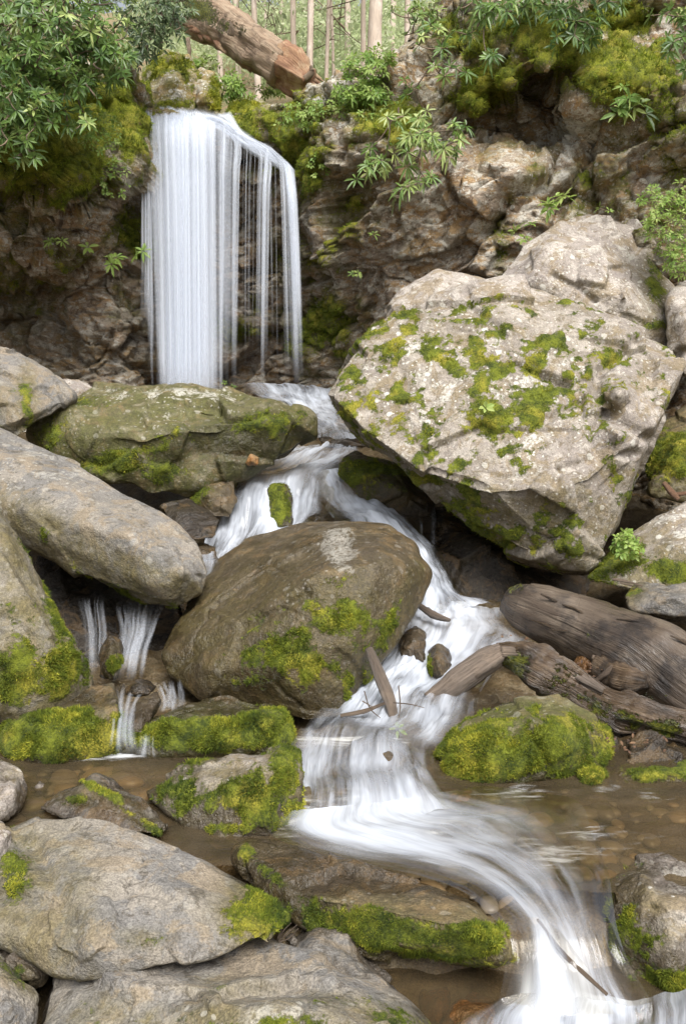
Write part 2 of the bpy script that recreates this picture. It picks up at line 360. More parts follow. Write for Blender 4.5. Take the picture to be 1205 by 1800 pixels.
def rock(name, label, mat, outl, ridge=(), T=.6, seed=1, vox=.02, rnd=6, fac=(.5, .03), amp=(1.2, .05), mid=.012, moss=(), mossn=.55, wet=(), wetall=0.,
         lich=(), up=0., grooves=(), tufts=0, tl=.012, base=None, more=(), group=None, cat='boulder', parts=None, strat=0, film=(), filmk=1., filmall=.07, mfreq=7.):
    vox *= .78; rnd = int(rnd*.95)
    pl = [to_pts(outl, ridge, T, base)]
    for m in more: pl.append(to_pts(*m))
    v, f = hull_remesh(pl, vox)
    v = smooth_v(v, f, rnd)
    n = vnormals(v, f)
    size = np.linalg.norm(v.max(0)-v.min(0))
    off = np.array([seed*3.7, seed*1.9, seed*5.3])
    d = fbm(v+off, amp[0]/size*2.5, 3, seed)*amp[1]*size*.6
    d += facet(v+off, 1/(fac[0]*size)*2, seed+3, tilt=.9)*fac[1]*size*.6
    d += fbm(v+off, 9/size**.6, 4, seed+7)*mid
    _, kk = facet(v+off+.06*np.stack([fbm(v, 4., 3, seed+31), fbm(v, 4., 3, seed+32), fbm(v, 4., 3, seed+33)], 1), 2.2/size**.5, seed+30, crack=True)
    d -= .010*size**.5*np.exp(-(kk/.022)**2)*sstep(fbm(v+off, 1.6, 2, seed+34), .0, .25)
    if strat: d += np.round(fbm(v*np.array([.4, .4, 2.5])+off, 2.2, 3, seed+1)*3)/3*strat
    px, py = proj(v)
    for gl, wdt, dep in grooves:
        best = np.full(len(v), 1e9)
        for (x0, y0), (x1, y1) in zip(gl[:-1], gl[1:]):
            L2 = (x1-x0)**2+(y1-y0)**2; t = np.clip(((px-x0)*(x1-x0)+(py-y0)*(y1-y0))/L2, 0, 1)
            best = np.minimum(best, np.hypot(px-x0-t*(x1-x0), py-y0-t*(y1-y0)))
        best = best+fbm(v, 5., 3, 77)*wdt*.6
        front = ((CAM[None]-v)*n).sum(1) > 0
        d -= np.where(front, dep*np.exp(-(best/wdt)**2), 0)
    v = v+n*d[:, None]
    v = smooth_v(v, f, 1, .4)
    n = vnormals(v, f)
    nz = fbm(v+off, 3.2, 4, seed+20, .62); nm = fbm(v+off, mfreq, 5, seed+21, .68)
    ms = blobs(v, moss)+np.maximum(0, n[:, 2])*up if (len(moss) or up) else np.zeros(len(v))
    fl = sstep(blobs(v, [(b[0], b[1], b[2]*1.7, b[3]*1.7, min(1, b[4]*1.25), *b[5:]) for b in list(moss)+list(film)]) if (len(moss) or len(film)) else np.zeros(len(v)), .05, .8)
    ms = np.where(ms > .02, ms*1.04+(nz*.45+nm*.75)*mossn, 0); ms = np.clip(ms, 0, 1.2)
    wt = np.clip(np.maximum(blobs(v, wet)+.25*nz*(1 if len(wet) else 0), wetall), 0, 1)
    wl = np.interp(v[:, 1], [2, 3.3, 3.5, 4.6, 5.3, 6.3, 7.2, 8.6, 9.5, 10.5, 12], [-.25, -.25, 0, 0, .1, .25, .38, .55, .85, 1.35, 1.6])
    wt = np.maximum(wt, sstep(wl+.20+.09*nz-v[:, 2], 0, .10))
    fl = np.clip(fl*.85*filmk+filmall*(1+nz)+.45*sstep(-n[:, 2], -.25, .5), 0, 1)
    lc = blobs(v, lich) if len(lich) else np.zeros(len(v))
    v2 = v+n*(sstep(ms, .4, .8)*(.008+.008*np.clip(fbm(v, 14., 3, 8)+.5, 0, 2)))[:, None]*min(1., size)
    o = mesh_obj(name, v2, f, M[mat], attrs={'moss': ms, 'wet': wt, 'lichen': lc, 'film': fl})
    tag(o, label, cat, group)
    if tufts: moss_tufts(o, v2, f, ms, tufts, tl, seed)
    return o

G = 'boulders along the stream'
S = 'small stones in the rapids'
# --- foreground
rock('boulder', 'tan flat topped boulder at the bottom edge, mossy along its front', 'tan',
     [(75, 1735, 3.0), (130, 1690, 3.2), (200, 1664, 3.3), (290, 1640, 3.36), (385, 1624, 3.38), (460, 1640, 3.3), (560, 1690, 3.05), (660, 1745, 2.85), (750, 1810, 2.7), (760, 1950, 2.65), (60, 1950, 2.7), (60, 1820, 2.75)],
     [(180, 1745, 2.86), (400, 1765, 2.72), (590, 1775, 2.68), (690, 1800, 2.62), (400, 1900, 2.6), (150, 1850, 2.66)], T=.7, seed=11, vox=.013, rnd=10,
     moss=[(500, 1800, 230, 26, .62), (400, 1735, 60, 16, .45), (560, 1765, 70, 14, .4), (190, 1790, 60, 30, .4)], lich=[(480, 1790, 160, 40, .9)], amp=(1.4, .05), mid=.01, tufts=5000, tl=.008, group=G)
rock('boulder', 'largest tan foreground boulder, smooth and rounded with a moss patch on its right tip', 'tan',
     [(-80, 1500, 3.6), (12, 1462, 3.62), (60, 1434, 3.68), (130, 1424, 3.72), (195, 1428, 3.7), (262, 1455, 3.62), (340, 1494, 3.52), (420, 1538, 3.42), (490, 1578, 3.32), (516, 1618, 3.22), (490, 1652, 3.08), (330, 1700, 2.96), (200, 1730, 2.92), (100, 1715, 2.95), (0, 1660, 3.1), (-80, 1620, 3.2)],
     [(300, 1545, 3.2), (200, 1500, 3.38), (75, 1510, 3.45), (118, 1605, 3.05), (150, 1675, 2.9), (430, 1610, 3.12), (250, 1640, 2.96)], T=.55, seed=12, film=[(60, 1600, 70, 100, .5)], vox=.013, rnd=11,
     moss=[(470, 1600, 52, 46, .8), (430, 1605, 40, 22, .45), (35, 1530, 30, 55, .65), (250, 1650, 40, 14, .35)], grooves=[([(235, 1545), (265, 1552), (300, 1565)], 9, .02), ([(62, 1490), (105, 1580), (120, 1630), (125, 1680)], 22, .035)],
     amp=(1.3, .04), mid=.008, tufts=9000, tl=.009, group=G)
rock('boulder', 'pale rounded stone cut by the left edge beside the largest tan boulder', 'pale', [(-60, 1450, 3.62), (0, 1445, 3.6), (22, 1462, 3.55), (21, 1535, 3.4), (2, 1585, 3.3), (-60, 1600, 3.3)], [(-10, 1500, 3.35)], T=.3, seed=13, vox=.012, group=G)
rock('boulder', 'pale grey stone at the left edge by the shallow brown pool', 'pale', [(-50, 1335, 4.5), (0, 1333, 4.5), (38, 1352, 4.45), (47, 1395, 4.35), (30, 1432, 4.2), (0, 1445, 4.1), (-50, 1440, 4.1)], [(0, 1385, 4.15), (25, 1390, 4.2)], T=.4, seed=14, vox=.014, moss=[(20, 1360, 14, 10, .4)], group=G)
rock('boulder', 'low ridged grey stone with moss in its seams behind the largest tan boulder', 'slate', [(64, 1422, 4.2), (100, 1385, 4.38), (165, 1360, 4.5), (232, 1386, 4.36), (275, 1420, 4.15), (304, 1452, 4.0), (280, 1470, 3.95), (100, 1440, 4.12)], [(150, 1390, 4.25), (230, 1422, 4.1)], T=.3, seed=15, vox=.012, rnd=5,
     moss=[(185, 1395, 70, 9, .7, 28), (140, 1405, 28, 10, .6), (245, 1440, 50, 9, .7, 35)], grooves=[([(125, 1400), (190, 1415), (270, 1450)], 7, .02)], tufts=2500, tl=.008, group=G)
rock('boulder', 'grey brown boulder in the bottom left corner with dark base', 'tan', [(-60, 1670, 3.1), (0, 1682, 3.05), (35, 1722, 2.95), (62, 1752, 2.88), (58, 1810, 2.75), (40, 1900, 2.7), (-60, 1900, 2.7)], [(0, 1735, 2.78), (20, 1790, 2.68)], T=.4, seed=16, vox=.013, moss=[(25, 1715, 40, 12, .55, 40)], group=G)
rock('stone', 'small dark cracked stones wedged left of the signature-free tan boulder'.replace('signature-free ', ''), 'dark', [(0, 1650, 3.3), (35, 1660, 3.25), (66, 1690, 3.1), (70, 1722, 3.0), (30, 1720, 3.0), (0, 1690, 3.1)], [(30, 1690, 3.0)], T=.3, seed=17, vox=.012, fac=(.4, .08), rnd=2, cat='stone', moss=[(30, 1708, 20, 10, .4)], group=G)
rock('boulder', 'small blue grey wedge of rock behind the bottom tan boulder', 'tan', [(497, 1648, 3.45), (545, 1621, 3.5), (592, 1622, 3.45), (622, 1652, 3.35), (685, 1720, 3.1), (735, 1790, 2.95), (640, 1800, 2.9), (520, 1700, 3.2)], [(590, 1665, 3.25), (545, 1660, 3.25)], T=.4, seed=18, vox=.012, rnd=3, fac=(.5, .05), wet=[(640, 1720, 90, 60, .5)], group=G)
rock('boulder', 'long low wet slab left of the pool outflow with mossy face', 'brown',
     [(414, 1492, 3.9), (428, 1480, 3.95), (520, 1488, 3.84), (640, 1518, 3.68), (760, 1550, 3.54), (850, 1588, 3.38), (895, 1632, 3.25), (905, 1680, 3.22), (870, 1700, 3.24), (720, 1690, 3.3), (600, 1670, 3.35), (520, 1620, 3.45), (470, 1572, 3.55), (420, 1515, 3.8)],
     [(432, 1520, 3.72), (555, 1572, 3.42), (700, 1602, 3.24), (830, 1632, 3.12), (880, 1655, 3.12), (860, 1690, 3.16), (700, 1670, 3.2)], T=.4, seed=19, vox=.012, rnd=5,
     moss=[(700, 1640, 210, 34, .95, 10), (560, 1600, 70, 22, .5, 30), (432, 1500, 14, 20, .6), (480, 1540, 40, 10, .5, 40), (840, 1650, 60, 32, .95)], wet=[(600, 1520, 200, 35, .55, 20), (800, 1690, 150, 18, .9)], lich=[(620, 1560, 120, 16, .6, 20)], amp=(1.5, .03), tufts=16000, tl=.011, group=G)
rock('boulder', 'squarish boulder with bright moss on its right side, left of the lower rapids', 'pale',
     [(256, 1392, 4.4), (300, 1356, 4.55), (400, 1325, 4.62), (500, 1311, 4.52), (527, 1322, 4.45), (524, 1400, 4.3), (500, 1455, 4.08), (475, 1475, 4.0), (400, 1474, 4.03), (330, 1455, 4.12), (295, 1425, 4.2)],
     [(290, 1395, 4.28), (370, 1375, 4.2), (450, 1340, 4.18), (480, 1360, 4.1), (478, 1440, 3.98), (350, 1410, 4.15)], T=.45, seed=20, vox=.012, rnd=4, fac=(.5, .04),
     moss=[(330, 1400, 75, 38, .75), (420, 1400, 55, 32, .9), (505, 1380, 26, 80, 1.0), (470, 1420, 40, 30, .75), (400, 1455, 40, 12, .6), (380, 1340, 60, 8, .4)], mossn=.7, wet=[(400, 1470, 120, 14, .9)], tufts=15000, tl=.012, group=G)
rock('boulder', 'rounded boulder right of the pool outflow with cream lichen on top and mossy left side', 'pale',
     [(1058, 1570, 3.62), (1085, 1535, 3.72), (1130, 1500, 3.85), (1205, 1490, 3.9), (1300, 1500, 3.9), (1330, 1640, 3.6), (1300, 1790, 3.36), (1150, 1790, 3.34), (1105, 1750, 3.36), (1080, 1690, 3.44), (1064, 1620, 3.54)],
     [(1125, 1548, 3.55), (1160, 1590, 3.38), (1172, 1650, 3.28), (1180, 1720, 3.25), (1260, 1600, 3.35), (1100, 1650, 3.38)], T=.5, seed=21, vox=.012, rnd=6,
     moss=[(1100, 1630, 42, 70, .7), (1130, 1640, 40, 55, .55), (1180, 1730, 50, 32, .9), (1140, 1720, 50, 30, .6), (1072, 1580, 14, 40, .8)], wet=[(1100, 1700, 60, 100, .5)], lich=[(1190, 1560, 60, 60, 1.)], tufts=11000, tl=.011, group=G)
# --- pool margin
rock('boulder', 'domed boulder covered in green moss below the driftwood branch', 'greenish',
     [(768, 1325, 4.85), (790, 1290, 4.95), (850, 1250, 5.1), (920, 1229, 5.15), (990, 1235, 5.12), (1040, 1264, 5.05), (1064, 1310, 4.95), (1052, 1355, 4.75), (960, 1378, 4.6), (860, 1382, 4.6), (785, 1360, 4.7)],
     [(900, 1275, 4.72), (980, 1290, 4.68), (830, 1310, 4.68), (930, 1340, 4.56)], T=.6, seed=22, vox=.014, rnd=9,
     moss=[(920, 1310, 170, 62, 1.0), (830, 1320, 70, 50, .9), (850, 1350, 90, 25, .9)], mossn=.5, wet=[(900, 1378, 160, 14, .9)], tufts=26000, tl=.014, group=G)
rock('stone', 'tiny moss covered stone at the water line right of the domed mossy boulder', 'dark', [(1016, 1358, 4.65), (1036, 1346, 4.7), (1062, 1356, 4.66), (1060, 1380, 4.58), (1020, 1380, 4.58)], [(1040, 1362, 4.57)], T=.12, seed=23, vox=.008, moss=[(1040, 1362, 40, 25, 1.1)], tufts=1500, tl=.011, cat='stone', group=G)
rock('stone', 'low dark mossy stone at the water line near the right edge', 'dark', [(1074, 1362, 4.7), (1110, 1338, 4.85), (1205, 1335, 4.9), (1260, 1345, 4.9), (1260, 1388, 4.6), (1080, 1388, 4.58)], [(1150, 1360, 4.6)], T=.3, seed=24, vox=.012, moss=[(1150, 1355, 90, 22, .75)], wetall=.6, tufts=4000, tl=.01, cat='stone', group=G)
rock('boulder', 'wet brown boulder in mid stream with pale lichen blotches, whitewater passing on both sides', 'brown',
     [(375, 985, 7.3), (430, 955, 7.45), (540, 920, 7.45), (610, 909, 7.3), (682, 922, 7.05), (727, 960, 6.75), (749, 1008, 6.45), (736, 1052, 6.2), (702, 1110, 5.9), (662, 1160, 5.75), (632, 1220, 5.6), (607, 1258, 5.5), (540, 1272, 5.48), (440, 1248, 5.6), (350, 1228, 5.7), (298, 1185, 5.9), (288, 1150, 6.1), (330, 1060, 6.8)],
     [(430, 1095, 5.92), (540, 1022, 5.72), (570, 1008, 5.75), (660, 996, 5.85), (715, 1005, 6.1), (620, 1130, 5.5), (500, 1170, 5.45), (690, 1040, 5.95), (360, 1180, 5.7)], T=.9, wetall=.62, seed=25, filmall=.2, film=[(540, 1150, 170, 80, 1.0)], vox=.017, rnd=2, fac=(.7, .012),  # film is part moss, part shade put on the front face
     moss=[(560, 1085, 45, 35, .6), (520, 1150, 90, 55, .72), (600, 1090, 40, 50, .55), (690, 1090, 14, 70, .6, 25), (600, 1180, 60, 60, .55), (500, 1190, 70, 30, .6)], mossn=.65,
     wet=[(440, 1040, 120, 80, .75, -30), (440, 1200, 120, 45, 1.), (520, 960, 160, 40, .7), (620, 1220, 80, 40, .9), (460, 1130, 60, 40, .8), (330, 1150, 60, 60, .8)], lich=[(595, 965, 34, 40, 2.2), (555, 970, 25, 20, 1.), (520, 1040, 50, 16, .8, -30), (680, 960, 40, 40, .5)],
     grooves=[([(300, 1178), (400, 1115), (470, 1080), (535, 1045)], 9, .035)], amp=(1.2, .03), tufts=11000, tl=.014, group=G)
rock('boulder', 'long smooth grey tan boulder jutting in from the left over the small falls', 'tan',
     [(-120, 725, 8.1), (0, 756, 7.95), (80, 790, 7.75), (200, 850, 7.3), (290, 898, 6.95), (348, 955, 6.65), (371, 1008, 6.45), (362, 1048, 6.4), (312, 1076, 6.35), (258, 1070, 6.4), (180, 1032, 6.5), (60, 935, 6.8), (-120, 850, 7.1)],
     [(230, 945, 6.3), (100, 870, 6.8), (325, 1005, 6.2), (270, 1030, 6.2), (150, 880, 6.75)], T=.9, seed=26, filmall=.1, film=[(200, 1020, 160, 30, .9, 22), (80, 960, 80, 30, .9, 35)], vox=.019, rnd=12, fac=(.6, .02),
     moss=[(220, 1045, 100, 16, .5, 22), (310, 1066, 30, 12, .5), (100, 965, 60, 20, .5, 35)], lich=[(100, 830, 110, 36, .9, 20), (10, 870, 20, 40, 1.), (280, 960, 60, 30, .5)], wet=[(120, 985, 120, 24, .5, 35)], amp=(1.1, .03), tufts=2500, tl=.012, group=G)
rock('boulder', 'upright tan slab with mossy flank leaning at the left edge', 'tan',
     [(-110, 860, 6.2), (0, 888, 6.0), (28, 935, 5.95), (80, 1020, 5.8), (112, 1095, 5.7), (142, 1165, 5.6), (152, 1205, 5.5), (100, 1240, 5.25), (40, 1262, 5.15), (-110, 1275, 5.1)],
     [(-10, 960, 5.55), (40, 1040, 5.35), (92, 1125, 5.22), (20, 1140, 5.1), (90, 1200, 5.15)], T=.8, seed=27, filmall=.2, film=[(60, 1190, 120, 80, 1.0), (70, 1000, 40, 100, .7, -25)], vox=.016, rnd=4, fac=(.5, .03),
     moss=[(55, 960, 14, 70, .9, -28), (100, 1070, 26, 80, .8, -20), (70, 1180, 100, 55, .85), (40, 1105, 60, 26, .6), (120, 1190, 40, 40, .9)], mossn=.65, grooves=[([(0, 950), (50, 1020), (85, 1080), (100, 1130)], 9, .05), ([(-10, 1080), (40, 1110), (60, 1140)], 8, .03)], tufts=13000, tl=.014, group=G)
rock('boulder', 'low block thick with moss at the lower left, wet brown hollow on top', 'dark',
     [(4, 1262, 5.2), (32, 1243, 5.35), (130, 1213, 5.5), (200, 1199, 5.45), (214, 1230, 5.3), (212, 1320, 4.98), (120, 1340, 4.88), (30, 1340, 4.88), (8, 1310, 4.95)],
     [(28, 1272, 5.0), (120, 1262, 5.0), (205, 1245, 5.05), (110, 1310, 4.85)], T=.35, seed=28, vox=.012, rnd=4,
     moss=[(100, 1295, 150, 42, 1.1), (60, 1255, 60, 18, .9), (205, 1290, 20, 50, .9)], wet=[(155, 1225, 50, 20, 1.), (120, 1335, 120, 12, 1.)], mossn=.45, tufts=17000, tl=.014, group=G)
rock('boulder', 'low mossy ledge with pale hump below the mid stream boulder', 'greenish',
     [(212, 1292, 5.05), (268, 1264, 5.2), (330, 1240, 5.35), (400, 1229, 5.38), (442, 1240, 5.3), (505, 1254, 5.2), (514, 1300, 5.05), (500, 1322, 4.95), (400, 1330, 4.92), (270, 1330, 4.92), (214, 1318, 4.98)],
     [(300, 1272, 5.0), (480, 1266, 5.0), (380, 1265, 5.05), (400, 1305, 4.9)], T=.35, seed=29, vox=.012, rnd=4,
     moss=[(370, 1290, 170, 28, 1.05), (470, 1262, 50, 20, .9), (250, 1290, 40, 24, .9)], wet=[(360, 1322, 160, 10, 1.)], mossn=.5, lich=[(370, 1245, 50, 12, .8)], tufts=15000, tl=.013, group=G)
# --- middle distance
rock('boulder', 'wide greenish brown boulder in front of the waterfall foot with a pale crest', 'greenish',
     [(64, 765, 9.2), (88, 716, 9.5), (170, 689, 9.9), (250, 690, 9.9), (312, 680, 9.9), (390, 681, 9.8), (442, 695, 9.7), (502, 730, 9.5), (547, 735, 9.45), (556, 765, 9.35), (520, 792, 9.3), (430, 832, 9.3), (370, 852, 9.2), (330, 872, 9.1), (270, 877, 8.9), (200, 842, 8.85), (130, 802, 8.95)],
     [(120, 722, 9.1), (300, 712, 9.15), (390, 702, 9.25), (480, 740, 9.15), (250, 770, 8.72), (390, 745, 8.95), (160, 770, 8.8)], T=.9, seed=30, filmall=.45, film=[(300, 790, 260, 60, 1.0), (160, 760, 100, 60, .8)], vox=.02, rnd=5, fac=(.35, .04), amp=(2., .05),
     moss=[(200, 810, 100, 22, .75, -20), (90, 760, 30, 50, .5), (170, 710, 50, 10, .5), (475, 745, 60, 22, .6), (300, 830, 60, 40, .4)], lich=[(320, 695, 150, 16, 1.2), (300, 740, 60, 18, .6, -30), (360, 710, 60, 14, .8)], wet=[(430, 790, 130, 40, .9)],
     grooves=[([(140, 712), (200, 735), (260, 742), (330, 720), (420, 700)], 10, .04)], tufts=4000, tl=.015, group=G)
rock('boulder', 'grey tan rock at the left edge with a hollow under its overhanging lip', 'tan',
     [(-100, 600, 9.3), (0, 616, 9.3), (52, 640, 9.25), (108, 678, 9.15), (126, 700, 9.0), (80, 712, 8.8), (52, 752, 8.6), (30, 772, 8.5), (-100, 780, 8.5)],
     [(40, 680, 8.8), (0, 690, 8.6), (30, 740, 8.45)], T=.8, seed=31, vox=.02, rnd=4, fac=(.4, .05), moss=[(48, 715, 12, 40, .9), (0, 720, 30, 30, .4)], group=G)
rock('stone', 'pale flat stone between the left edge rock and the wide greenish boulder', 'pale', [(86, 672, 10.4), (118, 664, 10.5), (160, 675, 10.5), (182, 692, 10.4), (140, 705, 10.2), (90, 700, 10.2)], [(120, 682, 10.15)], T=.4, seed=32, vox=.02, cat='stone', group=G)
rock('stone', 'small upright grey stone in the gap at the left of the wide greenish boulder', 'tan', [(58, 745, 9.3), (62, 712, 9.4), (76, 706, 9.4), (84, 735, 9.3), (72, 760, 9.2)], [(70, 735, 9.15)], T=.25, seed=33, vox=.014, cat='stone', group=G)
rock('boulder', 'giant pale boulder right of the stream, speckled with white lichen and yellow green moss', 'pale',
     [(566, 692, 8.4), (590, 640, 8.55), (640, 570, 8.8), (690, 540, 8.95), (760, 522, 9.0), (840, 506, 9.0), (905, 497, 9.0), (960, 506, 9.0), (1030, 546, 8.9), (1100, 588, 8.7), (1190, 602, 8.5), (1204, 640, 8.3), (1182, 690, 8.1), (1152, 755, 7.9), (1132, 830, 7.75), (1092, 930, 7.6), (1036, 1012, 7.5), (1000, 1012, 7.55), (900, 975, 7.9), (830, 905, 8.1), (745, 840, 8.3), (640, 775, 8.4), (575, 715, 8.4)],
     [(585, 700, 8.15), (645, 762, 7.85), (730, 822, 7.55), (850, 862, 7.3), (985, 858, 7.25), (1045, 836, 7.3), (1150, 745, 7.65), (700, 600, 8.45), (900, 560, 8.5), (1050, 640, 8.25), (1000, 700, 7.95), (1120, 640, 8.2), (800, 720, 7.85)], T=1.6, filmk=.45, seed=34, vox=.024, rnd=4, fac=(.28, .028), amp=(1.5, .022), mid=.02,
     more=[([(735, 840, 7.9), (830, 845, 7.75), (1000, 850, 7.6), (1050, 860, 7.6), (1088, 920, 7.6), (1036, 1010, 7.45), (1000, 1010, 7.45), (910, 972, 7.6), (835, 915, 7.75), (770, 880, 7.9)], [(880, 905, 7.5), (1000, 950, 7.36)], 1.2), ([(1036, 702, 8.0), (1058, 668, 8.05), (1105, 650, 8.1), (1128, 690, 7.95), (1078, 728, 7.74), (1042, 724, 7.78)], [(1085, 692, 7.62)], .6), ([(1040, 745, 7.8), (1060, 724, 7.85), (1112, 745, 7.85), (1148, 768, 7.8), (1122, 802, 7.6), (1080, 810, 7.5), (1044, 780, 7.6)], [(1085, 760, 7.42)], .6)],
     moss=[(690, 600, 60, 60, .62), (850, 615, 170, 46, .62), (720, 690, 80, 50, .6), (960, 620, 130, 60, .6), (620, 700, 60, 45, .62), (700, 740, 90, 45, .56), (850, 730, 60, 80, .56), (1065, 620, 40, 60, .55), (860, 900, 130, 40, .55, 25), (930, 950, 80, 40, .6), (1090, 850, 40, 30, .4), (980, 690, 110, 60, .48), (1030, 590, 60, 20, .5), (800, 660, 160, 60, .5)], mossn=1.35, mfreq=6.5, film=[(900, 930, 150, 60, .8), (680, 790, 80, 30, .7, 35)],
     lich=[(780, 650, 190, 110, .8), (960, 640, 150, 60, .5), (1000, 760, 160, 100, .4), (940, 790, 40, 40, 1.)], wet=[(760, 880, 60, 26, .6, 30), (950, 990, 80, 20, .5)],
     grooves=[([(820, 520), (832, 545), (870, 570), (885, 590)], 5, .05), ([(1120, 600), (1060, 640), (1045, 690), (1065, 720), (1140, 770)], 9, .09), ([(1045, 690), (1010, 700), (950, 740), (930, 750)], 6, .05), ([(1062, 720), (1040, 760), (1060, 800), (1120, 800)], 7, .06), ([(1040, 800), (985, 815), (975, 850)], 7, .05), ([(930, 640), (960, 660), (1000, 668), (1040, 660)], 6, .04), ([(820, 740), (850, 760), (880, 750)], 8, .04)], tufts=14000, tl=.016, group=G)
rock('boulder', 'pale rounded boulder peeking out behind the upper left of the giant boulder', 'pale', [(678, 552, 9.6), (708, 515, 9.8), (768, 477, 9.95), (842, 489, 9.9), (915, 500, 9.8), (960, 560, 9.6), (900, 600, 9.5), (700, 600, 9.5)], [(770, 520, 9.4), (850, 540, 9.4)], T=.9, seed=35, vox=.022, rnd=5, moss=[(870, 525, 40, 12, .4)], group=G)
rock('boulder', 'tall pale grey boulder highest on the right behind the giant boulder, cracked across its face', 'pale', [(876, 492, 10.1), (918, 432, 10.4), (984, 385, 10.5), (1048, 371, 10.5), (1076, 384, 10.5), (1120, 381, 10.5), (1166, 440, 10.4), (1188, 500, 10.2), (1210, 600, 9.8), (1150, 640, 9.6), (1000, 600, 9.5), (900, 540, 9.7)],
     [(960, 470, 9.75), (1060, 420, 9.95), (1100, 520, 9.4), (1010, 500, 9.6)], T=1.2, seed=36, vox=.024, rnd=4, fac=(.3, .03), moss=[(1150, 490, 16, 50, .6), (1140, 570, 40, 10, .5)], lich=[(1040, 480, 120, 60, .6)],
     grooves=[([(970, 485), (1010, 495), (1045, 522)], 5, .06), ([(895, 500), (930, 515), (1000, 540), (1070, 580)], 8, .06)], group=G)
rock('boulder', 'grey boulder at the right edge behind the giant boulder', 'pale', [(1172, 520, 9.5), (1190, 492, 9.7), (1240, 495, 9.7), (1290, 560, 9.6), (1280, 660, 9.2), (1200, 660, 9.0), (1178, 580, 9.3)], [(1210, 560, 9.1)], T=.8, seed=37, vox=.024, rnd=4, fac=(.4, .04), group=G)
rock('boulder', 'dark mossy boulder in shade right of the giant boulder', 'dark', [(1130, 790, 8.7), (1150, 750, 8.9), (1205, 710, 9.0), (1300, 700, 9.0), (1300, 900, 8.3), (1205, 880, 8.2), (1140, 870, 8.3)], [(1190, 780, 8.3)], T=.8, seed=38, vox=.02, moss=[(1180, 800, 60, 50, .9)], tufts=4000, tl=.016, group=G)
rock('boulder', 'grey ridged boulder on the right bank with bright moss on its left flank', 'pale', [(1030, 1015, 7.3), (1060, 990, 7.5), (1112, 938, 7.7), (1205, 888, 7.8), (1310, 880, 7.8), (1310, 1040, 7.0), (1205, 1035, 6.95), (1100, 1040, 6.95)], [(1120, 985, 7.1), (1205, 960, 7.05)], T=.9, seed=39, vox=.019, rnd=4, moss=[(1090, 980, 60, 40, .85), (1190, 1005, 100, 24, .8), (1050, 1010, 40, 30, .9)], lich=[(1190, 920, 60, 26, 1.)], tufts=9000, tl=.015, group=G)
rock('boulder', 'grey rounded stone with yellow lichen behind the big log at the right edge', 'tan', [(1095, 1050, 6.7), (1120, 1028, 6.8), (1205, 1022, 6.8), (1270, 1030, 6.8), (1270, 1090, 6.4), (1180, 1085, 6.4), (1110, 1075, 6.5)], [(1180, 1050, 6.4)], T=.5, seed=40, vox=.016, wetall=.4, moss=[(1105, 1040, 18, 14, .7)], lich=[(1175, 1065, 20, 12, 1.)], group=G)
rock('boulder', 'dark green rock splitting the whitewater below the giant boulder', 'dark', [(588, 835, 9.2), (598, 800, 9.4), (622, 789, 9.5), (690, 818, 9.4), (765, 875, 9.1), (770, 915, 8.9), (700, 912, 8.8), (630, 880, 8.9)], [(640, 835, 8.95), (700, 860, 8.8)], T=.8, seed=41, vox=.018, rnd=6, moss=[(660, 830, 70, 30, .7)], wetall=.7, tufts=4000, tl=.013, group=G)
rock('boulder', 'dark rock added under the giant boulder, cave shade put into its colour', 'dark', [(760, 890, 9.1), (900, 930, 9.2), (1080, 1000, 8.8), (1100, 1100, 8.2), (900, 1080, 8.0), (790, 1060, 8.0), (760, 980, 8.4)], [(850, 980, 8.3)], T=.8, seed=42, vox=.03, fac=(.3, .08), rnd=3, wetall=.8, group=G)  # fills the cave; the darkness there is given to the stone colour
rock('boulder', 'dark wet rock behind the two small left falls, cave shade put in its colour', 'dark', [(60, 960, 7.6), (300, 960, 7.9), (340, 1060, 7.2), (330, 1200, 6.5), (200, 1230, 6.3), (110, 1210, 6.3), (90, 1080, 7.2)], [(200, 1080, 7.0), (180, 1150, 6.7)], T=.7, seed=43, vox=.025, fac=(.3, .07), rnd=3, wetall=.8, group=G)  # wet rock, also coloured dark to carry the shade of the hollow
rock('boulder', 'dark soil covered rock in the shade below the driftwood branch at the right edge', 'dark', [(1050, 1330, 5.0), (1075, 1290, 5.2), (1150, 1285, 5.2), (1300, 1300, 5.2), (1300, 1370, 4.8), (1080, 1360, 4.85)], [(1150, 1325, 4.9)], T=.5, seed=44, vox=.014, fac=(.25, .1), rnd=2, wetall=.6, group=G)
